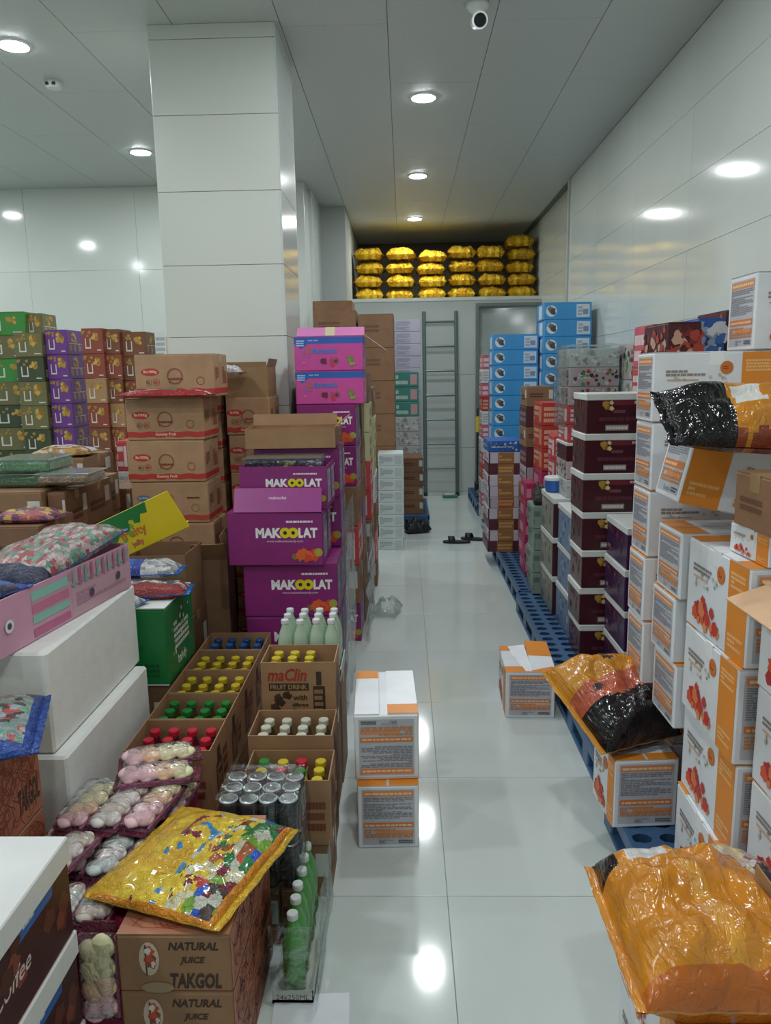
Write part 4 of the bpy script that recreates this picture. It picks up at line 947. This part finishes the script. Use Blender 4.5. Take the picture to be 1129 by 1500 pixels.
# pair of black sandals
bk = M('#171b1c', .5, 'plastic')
for k, (x, y, a, lab) in enumerate(((.50, 7.40, 1.45, 'black sandal lying flat, left one of the pair in the aisle'), (.68, 7.53, 1.2, 'black sandal at the right of the pair, nearest the pallet'))):
    b = MB(); pts = []
    for i in range(16):
        t = 2*pi*i/16; yy = .135*sin(t); wq = .045+.012*sin(t); pts.append((wq*cos(t), yy))
    n = len(b.v); kk = b.mi(bk)
    for z in (0, .022): b.v += [(px_, py_, z) for px_, py_ in pts]
    b.f.append([n+i for i in range(16)][::-1]); b.m.append(kk); b.f.append([n+16+i for i in range(16)]); b.m.append(kk)
    for i in range(16): b.f.append([n+i, n+(i+1) % 16, n+16+(i+1) % 16, n+16+i]); b.m.append(kk)
    o = b.build('sandal', None, (x, y, .001), a); tag(o, lab, 'sandal', 'pair of black sandals')
    c = MB(); c.smooth = True; k2 = c.mi(bk)
    for i in range(9):
        t = pi*i/8
        for yy in (.015, .075): c.v.append((.05*cos(t), yy+.01*sin(t), .018+.052*sin(t)))
    for i in range(8): c.f.append([2*i, 2*i+1, 2*i+3, 2*i+2]); c.m.append(k2)
    me = c.mesh('strap'); so = new('strap', me, o); sm = so.modifiers.new('s', 'SOLIDIFY'); sm.thickness = .006

# ================================================================= LEFT REAR: COLOURED FRUIT CARTONS
dl = {'dgreen': 'bright green fruit carton', 'olive': 'olive fruit carton', 'dark': 'dark green fruit carton', 'dpurple': 'purple fruit carton', 'dred': 'red-brown fruit carton', 'dbrown': 'brown-red fruit carton', 'dtan': 'tan fruit carton'}
def dstack(ks, *a, **k):
    k['rz'] = 0
    stackp(ks, *a, [dl[q] for q in ks], k.pop('where'), 'dried fruit cartons by the left rear wall', **{q: v for q, v in k.items() if q != 'where'})
dstack(['dgreen', 'olive', 'dgreen', 'olive', 'dark', 'olive', 'dark', 'dgreen', 'dark', 'olive', 'dark'], -28, 34, 457, 6.9, .28, 11, 0, where='stack at the left edge')
dstack(['olive', 'dark', 'olive', 'dark', 'olive', 'dark', 'olive', 'dark', 'olive', 'dark', 'dark'], 36, 62, 459, 6.95, .28, 11, 0, where='narrow stack right of the edge stack')
dstack(['olive', 'dark', 'olive', 'olive', 'dark', 'dark', 'olive', 'dark', 'olive'], 64-46, 60, 487, 6.55, .3, 10, 0, where='front stack before the green cartons')
dstack(['dpurple']*10, 63, 97, 483, 6.6, .3, 10, 0, where='left purple stack at the left rear')
dstack(['dpurple']*10, 99, 116, 485, 6.93, .3, 10, 0, where='narrow purple stack at the left rear')
dstack(['dred', 'dred', 'dtan', 'dred', 'dbrown', 'dbrown', 'dred', 'dbrown', 'dred', 'dred'], 117, 150, 481, 6.5, .3, 10, 0, where='red-brown stack left of the gummy cartons')
dstack(['dbrown', 'dred', 'dbrown', 'dtan', 'dred', 'dbrown', 'dred', 'dbrown', 'dred', 'dred'], 151, 175, 482, 6.55, .3, 10, 0, where='middle red-brown stack behind the gummy cartons')
dstack(['dbrown', 'dbrown', 'dred', 'dbrown', 'dtan', 'dred', 'dbrown', 'dred', 'dred', 'dbrown'], 176, 212, 486, 6.6, .3, 10, 0, where='right red-brown stack behind the gummy cartons')
stackp(['white', 'white', 'blue', 'white', 'white', 'white', 'white', 'white', 'white'], 224, 250, 487, 6.4, .3, 9, 0, 'white carton with gold print', 'stack left of the pillar', 'white cartons by the pillar')
stackp(['redwhite', 'white', 'white', 'white', 'white'], 168, 186, 646, 5.15, .25, 6, 0, 'small white and red carton', 'narrow stack beside the gummy cartons', 'narrow cartons beside the gummy stack')

# ---- brown cartons, left middle
BR = 'brown printed carton'
BG = 'brown cartons at the left middle'
stackp('kraft2', 150, 192, 716, 4.6, .4, 5, 0, BR, 'stack touching the gummy cartons', BG)
stackp('kraft', 122, 152, 700, 4.32, .24, 5, 0, BR, 'stack third from the gummy cartons', BG)
stackp('kraft', 66, 122, 672, 4.75, .5, 6, 0, BR, 'tallest brown stack before the fruit cartons', BG)
stackp('kraft', 98, 124, 712, 3.95, .36, 5, 0, BR, 'narrow stack before the tallest brown stack', BG)
x0, x1, zt = stackp('kraft', -62, 60, 722, 3.62, .60, 4, 0, BR, 'stack under the plastic tubs', BG)
stackp('kraft2', 66, 95, 722, 3.66, .28, 5, 0, BR, 'stack right of the tub stack', BG)
stackp('kraft2', -20, 56, 772, 3.2, .36, 4, 0, BR, 'low stack at the left edge', BG)
stackp('kraft2', 68, 115, 800, 3.3, .28, 4, 0, BR, 'low stack before the tubs', BG)
# plastic tubs with green and pink sweets
def tub(px, py, w, d, h, zz, Y, col, lab):
    p = at(px, py, Y=Y); e = empty('sweet_tub', (p.x, Y+d/2, zz)); tag(e, lab, 'tub', 'clear tubs on the brown cartons')
    b = MB(); b.box(-w/2+.006, -d/2+.006, .004, w/2-.006, d/2-.006, h*.8, M(col, .35, 'film'), .012); b.build('sweets', e)
    b = MB(); b.box(-w/2, -d/2, 0, w/2, d/2, h*.86, FILM, .014); b.build('tub', e)
    b = MB(); b.box(-w/2-.004, -d/2-.004, h*.86, w/2+.004, d/2+.004, h, glassy('lid_'+lab[:9]+str(px), '#e6efec', .2, .6, .3, 12), .004); b.build('lid', e)
tub(25, 700, .30, .30, .07, zt+.001, 3.75, '#4a7a4c', 'lower clear tub of green sweets on the brown cartons at left')
tub(28, 690, .30, .30, .07, zt+.072, 3.76, '#6a9c6a', 'upper clear tub of green sweets on the brown cartons at left')
tub(90, 700, .26, .24, .06, zt+.02, 3.68, '#b08a72', 'clear tub of pinkish sweets right of the green tubs')
gb = [M('#b58a3a', .2, 'film'), M('#c9b9a0', .18, 'film'), M('#8a5a3a', .2, 'film'), M('#cfd3d3', .15, 'film')]
zq = at(95, 672, Y=4.75).z
bag('snack_bag', .34, .3, .06, (at(92, 660, Y=4.9).x, 4.93, zq+.003), .1, 'gold and clear snack bag lying behind the tubs', 'clear and gold snack bags', zone=lambda u, v: 3 if v > 0 else [0, 1, 2][vor(u, v*7/7, 7*.7, 3)[0] % 3], mats=gb, seed=41)
bag('snack_bag', .30, .26, .05, (-2.36, 4.12, zt+.003) if False else (at(40, 665, Y=4.1).x, 4.08, zt+.003), -.1, 'brown and gold snack bag left behind the green tubs', 'clear and gold snack bags', zone=lambda u, v: 3 if u > .1 and v > -.2 else [0, 1, 2][vor(u, v*7/7, 7*.7, 6)[0] % 3], mats=gb, seed=42)
pb = [M('#6a3a5a', .2, 'film'), M('#c9a05a', .2, 'film'), M('#a85a5a', .2, 'film')]
p = at(22, 772, Y=3.2)
bag('candy_bag', .26, .18, .05, (p.x-.0, 3.34, p.z+.003), .05, 'purple and yellow candy bag on the low brown stack at left edge', zone=lambda u, v: vor(u, v*5/5, 5*.7, 6)[0] % 3, mats=pb, seed=43)

# ================================================================= REAR LEDGE: GOLD BAGS
gz = [M('#d9a81e', .24, 'foil', metal=.7), M('#ffd83a', .2, 'foil', metal=.65), M('#b58a20', .3, 'foil', metal=.5), M('#c9c2b0', .2, 'foil', metal=.5)]
def gzone(u, v): return 2 if noise.noise(Vector((u*4, v*4, 2))) < -.32 else 1 if noise.noise(Vector((u*3, v*3, 8))) > .05 else 0
protos = []
pos = ['leftmost', 'second', 'third', 'fourth', 'fifth', 'rightmost']
for c, (x, n_) in enumerate(((-.46, 4), (-.03, 4), (.40, 4), (.81, 4), (1.22, 4), (1.62, 5))):
    for i in range(n_):
        z = 2.648 + (n_-1-i)*[.18, .178, .165, .182, .18, .17][c]
        lab = 'shiny gold bag, %s, in the %s on the rear ledge' % (nth(i), pos[c]+' pile' if c in (0, 5) else pos[c]+' pile from left')
        loc = (x+random.uniform(-.015, .015), 11.12+random.uniform(-.03, .06), z); rz = random.uniform(-.07, .07)
        if len(protos) < 4:
            o = bag('gold_bag', .375, .44, .150, loc, rz, lab, 'gold snack bags on the rear ledge', zone=gzone, mats=gz, seed=50+len(protos), n=28, lump=.3, p=4.2, sm=.4)
            protos.append(o)
        else:
            s_ = protos[(c+i) % 4]; o = s_.copy(); COL.objects.link(o); o.location = loc; o.rotation_euler = (0, random.uniform(-.02, .02), rz + (pi if i % 2 else 0)); o['label'] = lab
            for ch in s_.children: q = ch.copy(); COL.objects.link(q); q.parent = o

# ================================================================= RIGHT SIDE
WL = 'white-orange small-print carton'
W2 = 'white-orange strawberry carton'
# pallets from front to rear
pallet(.72, 1.72, 1.0, 2.62, 'blue plastic pallet with round holes at the lower right')
pallet(.75, 1.75, 2.70, 3.72, 'blue pallet under the dark red cartons, nearest end')
pallet(.765, 1.75, 3.76, 5.2, 'long blue pallet beside the dark red and blue cartons')
pallet(.79, 1.76, 5.24, 6.9, 'blue pallet with empty front end before the brown striped cartons')
pallet(.86, 1.78, 6.95, 8.6, 'dark blue pallet at the right rear')
pallet(.84, 1.80, 8.85, 10.2, 'dark blue pallet beside the door')
wg = 'white and orange cartons'
# stacks with text panels facing the aisle
for i in range(7):
    h = 1.575/7; z = 1.705-(i+1)*h; sh = .12 if i >= 5 else 0
    carton('wafer', .175, .40, h-.0005, (1.005+sh+random.uniform(-.004, .004), 2.62, z), -pi/2+random.uniform(-.01, .01), '%s, %s in the tall stack beside the dark red cartons' % (WL, nth(i)), wg)
for i in range(5):
    h = 1.04/5; z = 1.17-(i+1)*h; sh = .12 if i >= 3 else 0
    carton('wafer', .20, .40, h-.0005, (1.02+sh+random.uniform(-.006, .006), 2.36+.02*(i % 2), z), -pi/2+random.uniform(-.02, .02), '%s, %s in the second stack from the dark red cartons' % (WL, nth(i)), wg)
# stacks with strawberry faces towards the aisle
for i in range(4):
    h = 1.04/4
    carton('wafer', .24, .385, h-.0005, (.957+random.uniform(-.008, .008), 2.03, 1.17-(i+1)*h), random.uniform(-.03, .03), '%s, %s in the stack behind the nearest one' % (W2, nth(i)), wg)
for i in range(3):
    h = .25
    carton('wafer', .24, .385, h-.0005, (.985+random.uniform(-.006, .006), 1.625, .88-(i+1)*h), random.uniform(-.015, .015), '%s, %s in the nearest stack at the right edge' % (W2, nth(i)), wg)
    carton('wafer', .24, .385, h-.0005, (1.24, 1.625, .88-(i+1)*h), random.uniform(-.015, .015), '%s, %s in the stack beyond the right edge stack' % (W2, nth(i)), wg)
    carton('wafer', .24, .385, h-.0005, (1.24, 2.03, .88-(i+1)*h), 0, '%s, %s in the hidden stack behind the edge stacks' % (W2, nth(i)), wg)
oc = open_carton(.26, .385, .25, (.995, 1.625, .882), .0, 'open white and orange carton with spread peach flaps at the right edge', 'box', wg, WH, {'L': KINDS['wafer']['L'], 'F': KINDS['wafer']['F']}, mat='print', inner=M('#d9b08a', .6, 'card'), flaps={'L': (.10, 1.9, '#d9b08a'), 'K': (.12, 1.5, '#d9b08a')})
oc = carton('wafer', .26, .20, .08, (1.0, 1.935, 1.171), .05, 'white carton lid with dark edge on the second strawberry stack', wg)
carton('kraftp', .25, .2, .14, (.985, 1.90, 1.252), .05, 'brown carton resting on the white carton lid at the right edge', 'brown cartons')
# tilted carton and large carton with logo, bag over them
o = carton('waferb', .20, .40, .28, (.99, 2.28, 1.235), 0, 'white and orange carton tilted on top of the second stack', wg)
o.matrix_world = Matrix.Translation((.985, 2.33, 1.222)) @ Matrix.Rotation(radians(13), 4, 'Y') @ Matrix.Rotation(-pi/2, 4, 'Z')
blk = [M('#0d0c0f', .14, 'bagfilm', coat=.1), M('#c9821e', .22, 'bagfilm', coat=.4), M('#d9d6d0', .2, 'bagfilm'), M('#8c3c1e', .25, 'bagfilm', coat=.3)]
def oz(u, v):
    if u < -.42: return 0
    if -.36 < u < -.05 and -.2 < v < .5: return 2
    return 3 if abs(v) > .8 and noise.noise(Vector((u*4, v, 0))) > 0 else 1
bag('snack_bag', .50, .25, .11, (.965, 2.15, 1.475), 0, 'black and orange snack bag draped over the tilted carton at right', 'black and orange snack bags', zone=oz, mats=blk, seed=61, n=40, tilt=(.55, .06))
# cartons behind: on the tall rear row
carton('wafer', .22, .40, .26, (1.40, 2.84, 1.71), -pi/2, 'white and orange carton at the upper right edge of the picture', wg)
stack('wafer', 1.20, 1.60, 2.75, .2, 1.705, 7, .13, WL, 'stack at the right wall', wg, rz=-pi/2)
# near carton on the pallet with bag
c1 = carton('wafer', .215, .225, .245, (.785, 2.495, .1325), .06, 'single white and orange carton under the glossy bag at the pallet edge', wg)
bz = [M('#c9861e', .18, 'bagfilm', coat=.5), M('#b5563a', .2, 'bagfilm', coat=.5), M('#0e0d10', .14, 'bagfilm', coat=.2), M('#3a3436', .2, 'bagfilm', coat=.5)]
def bz_(u, v):
    if v < -.25 + .1*noise.noise(Vector((u*2, 0, 0))): return 2
    if (u+.62)**2*1.4 + (v+.02)**2*3 < .02 or (u-.05)**2*1.2+(v-.55)**2*3 < .02: return 3
    return 1 if v < .2 else 0
bag('snack_bag', .32, .38, .16, (.715, 2.60, .445), .42, 'glossy orange and black snack bag slumped on the single carton', 'black and orange snack bags', zone=bz_, mats=bz, seed=62, n=44, tilt=(.42, .0), p=3.4)
# foreground cartons and big orange bag
carton('wafer', .21, .39, .245, (.60, 1.42, .0), 0, 'white and orange carton on the floor under the big orange bag', wg)
carton('wafer', .21, .39, .20, (.60, 1.42, .2455), 0, 'upper white and orange carton directly under the big orange bag', wg)
oz2 = [M('#cf841c', .18, 'bagfilm', coat=.5), M('#bf651c', .2, 'bagfilm', coat=.5), M('#120f10', .16, 'bagfilm', coat=.2), M('#cfd0d0', .2, 'bagfilm'), M('#d9962c', .18, 'bagfilm', coat=.5)]
def ozb(u, v):
    if v > .8 or (u < -.8 and v > .5): return 2
    if -.7 < u < -.15 and .52 < v < .8: return 3
    if v < -.86: return 1
    return 4 if abs(u+.02+.1*v) < .09 else 0
bag('snack_bag', .34, .42, .15, (.60, 1.44, .448), .0, 'big glossy orange snack bag with black end at the lower right', 'black and orange snack bags', zone=ozb, mats=oz2, seed=63, n=54, tilt=(0, 0), p=3.6)
cz = [M('#3a3034', .2, 'bagfilm'), M('#b5a59a', .2, 'bagfilm'), M('#8c5a5a', .2, 'bagfilm'), M('#c9b28a', .2, 'bagfilm')]
carton('wafer', .11, .3, .245, (.795, 1.68, .1325), 0, 'white carton beside the big orange bag on the pallet', wg)
bag('snack_bag', .26, .15, .08, (.79, 1.70, .40), 2.0, 'dark see-through snack bag between the orange bag and the pallet', zone=lambda u, v: vor(u, v*4/4, 4*.7, 6)[0] % 4, mats=cz, seed=64, tilt=(.1, .1))
open_carton(.12, .3, .37, (.797, 1.36, .1325), 0, 'open brown carton with raised flap at the lower right edge', 'box', 'brown cartons', '#a07c58', {}, flaps={'L': (.10, -.05, '#a8835c'), 'F': (.14, .9, '#dfe3ea')})
# white and orange cartons standing in the aisle
c = carton('wafer', .215, .39, .24, (-.078, 2.66, 0), .03, 'lower white and orange carton of the pair standing in the aisle', wg)
c = carton('wafer', .225, .40, .24, (-.083, 2.705, .4806), 0, 'upper white and orange carton of the pair standing in the aisle', wg); c.rotation_euler = (0, pi, .04)
b = MB(); b.box(-.112, -.195, -.0045, -.005, .195, -.0005, M('#e6e9ee', .35)); b.box(.025, -.195, -.0045, .11, .195, -.0005, M('#e3e6ea', .4)); b.box(-.112, -.195, -.006, -.005, -.12, -.0045, M(OR, .4)); b.box(.025, .125, -.006, .11, .195, -.0045, M(OR, .4)); b.build('top_flap', c)
c = carton('wafer', .235, .36, .235, (.595, 3.68, 0), -.03, 'white and orange carton with loose flaps standing alone near the pallets', wg)
b = MB(); b.box(-.115, -.17, 0, .01, .17, .004, M('#e3e6ea', .4)); b.build('flap', c, (0, 0, .236)).rotation_euler = (.02, -.12, 0)
b = MB(); b.box(0, -.17, 0, .115, .0, .004, M('#e3e6ea', .4)); b.box(0, 0, 0, .115, .17, .0045, M(OR, .4)); b.build('flap', c, (.01, 0, .246)).rotation_euler = (.10, .05, 0)

# ---- dark red cartons with white lids
MR = 'dark red carton with white lid'
stack('maroon', .905, 1.235, 3.90, .28, 1.535, 7, .13, MR, 'tall stack on the right', 'dark red cartons with white lids', name='carton')
stack('violet', 1.02, 1.30, 3.50, .36, .93, 4, .13, 'dark purple white-rimmed carton', 'short stack before the dark red ones', 'dark purple cartons')
stack('navy', .93, 1.24, 4.25, .40, .86, 3, .13, 'blue white-lidded carton', 'low stack behind the dark red ones', 'blue lidded cartons')
stack('silver', .915, 1.25, 4.70, .42, .875, 3, .13, 'grey-sided carton with white lid', 'low stack behind the blue ones', 'grey lidded cartons')
# film-wrapped mixed cartons on and behind them
stack(['greymix', 'mix', 'mix', 'redwhite', 'redwhite', 'maroon', 'mix'], .99, 1.30, 4.72, .32, 1.78, 8, .876, 'mixed colour carton', 'film-wrapped stack behind dark red lids', 'mixed cartons in film', rz=0)
stack(['mix', 'greymix', 'mix', 'mug', 'mix', 'mix', 'mix', 'mug'], 1.31, 1.72, 4.45, .4, 1.80, 8, .13, 'mixed colour carton', 'film-wrapped stack by the right wall', 'mixed cartons in film')
e = empty('carton_wrap', (0, 0, 0)); tag(e, 'clear stretch film around the mixed cartons behind the dark red stack', 'film'); wrap_sheet('film_sheet', .98, 1.31, 4.70, 5.06, 1.3, 1.79, e, 'FLT', seed=15, amp=.014, n=18)
stack(['pinkred', 'redwhite', 'pinkred', 'redwhite', 'redwhite', 'redbox', 'redwhite', 'pinkred'], 1.25, 1.47, 4.02, .3, 1.875, 8, .13, 'pink and red carton', 'stack right of the dark red lids', 'pink and red cartons')
stack(['dtan', 'kraft', 'dtan', 'kraft', 'kraft', 'kraft', 'kraft', 'kraft'], 1.46, 1.58, 3.66, .3, 1.87, 8, .13, 'narrow tan carton', 'stack by the right wall', 'narrow tan cartons')
stack(['mug', 'maroon', 'mug', 'maroon', 'mug', 'maroon', 'mug', 'maroon'], 1.32, 1.60, 3.28, .32, 1.885, 8, .13, 'maroon printed carton', 'stack at the wall above the white cartons', 'maroon cartons by the wall')
stack(['blue'], 1.19, 1.31, 3.22, .25, 1.85, 8, .13, 'bright blue printed carton', 'narrow stack above the white cartons', 'blue printed cartons')
stack(['mug'], 1.03, 1.17, 3.1, .3, 1.83, 8, .13, 'brown and maroon carton', 'narrow stack left of the blue one', 'maroon cartons by the wall')
# red cartons and wafers further back
stack(['redwhite', 'redwhite', 'redwhite', 'redwhite', 'redwhite'], 1.00, 1.18, 5.16, .22, 1.22, 7, .13, 'white and red carton', 'stack left of the dark red lids', 'white and red cartons')
stackp(['redbox', 'redbox', 'redbox', 'magenta', 'redbox', 'magenta'], 794, 842, 590, 5.5, .35, 8, .13, 'red food carton', 'stack behind the white and red ones', 'red food cartons')
stackp(['kraft', 'roll2', 'kraft', 'roll2', 'roll3'], 771, 812, 566, 6.0, .35, 9, .13, 'brown and maroon carton', 'stack before the sky blue cartons', 'brown and maroon cartons')
stackp(['greengrey'], 781, 800, 742, 5.16, .27, 4, .13, 'grey-green carton', 'low stack before the red cartons', 'grey-green cartons')
stackp(['magenta'], 769, 784, 708, 5.66, .28, 5, .13, 'magenta carton', 'narrow low stack beside the striped cartons', 'magenta cartons')
stackp(['blue', 'roll', 'roll2', 'roll', 'roll', 'roll3', 'roll', 'roll2', 'roll', 'roll2'], 715, 768, 646, 6.45, .42, 10, .13, ['blue carton', 'striped carton', 'maroon and brown striped carton', 'striped carton', 'striped carton', 'striped carton'], 'aisle stack with brown stripe', 'brown-striped cartons')
SB = 'stickered sky blue carton'
stackp('sky', 722, 790, 490, 7.5, .4, 13, .13, SB, 'lower blue stack beside the door', 'sky blue cartons')
stackp('sky', 797, 868, 443, 7.3, .4, 14, .13, SB, 'tallest blue stack by the wall', 'sky blue cartons')
stackp(['pinkred', 'white', 'pinkred', 'redbox', 'white'], 706, 722, 520, 7.95, .3, 12, .13, 'narrow pink carton', 'stack beside the door', 'narrow pink cartons')
# broom leaning by the door, dark tarp on pallet
e = empty('broom', (.935, 9.9, .13)); tag(e, 'dark broom with yellow grip standing beside the door', 'broom')
b = MB(); b.tube((0, 0, .1), (.03, .3, 1.05), .012, M('#1f2324', .4), 8); b.build('handle', e)
b = MB(); b.tube((.02, .2, .74), (.03, .27, .94), .03, M('#c9b03a', .4), 8); b.build('grip', e)
b = MB(); b.box(-.03, -.1, 0, .03, .1, .12, M('#20282c', .8), .01); b.build('head', e)
bag('plastic_bag', .9, .5, .16, (1.13, 9.1, .133), pi/2, 'dark film-covered bundle on the rear pallet beside the door', mats=[M('#2c3b4c', .25, 'film', coat=.4)], seed=71, crimp=False)

# ---- small things on the right-hand stacks and the rear floor
e = empty('plastic_tub', (.965, 4.98, .8765)); tag(e, 'small blue and white tub standing on the grey lidded cartons', 'tub')
b = MB(); b.smooth = False; b.lathe([(.045, 0), (.052, .01), (.056, .075)], M('#2f5fae', .35, 'plastic'), 20); b.build('body', e)
b = MB(); b.lathe([(.058, .075), (.06, .08), (.06, .095), (.054, .1)], M('#dfe3e6', .35, 'plastic'), 20); b.build('lid', e)
p = at(790, 740, Y=5.28)
bag('plastic_bag', .22, .11, .13, (p.x+.01, 5.30, p.z+.004), 1.45, 'dark crumpled bag lying on the low grey-green stack', mats=[M('#2c302c', .4, 'bagfilm')], seed=81, crimp=False, lump=.5)
bag('plastic_bag', .26, .2, .12, (.12, 7.95, .003), .3, 'black crumpled bag on the floor behind the pale grey stack', mats=[M('#15191b', .4, 'bagfilm')], seed=82, crimp=False, lump=.5)
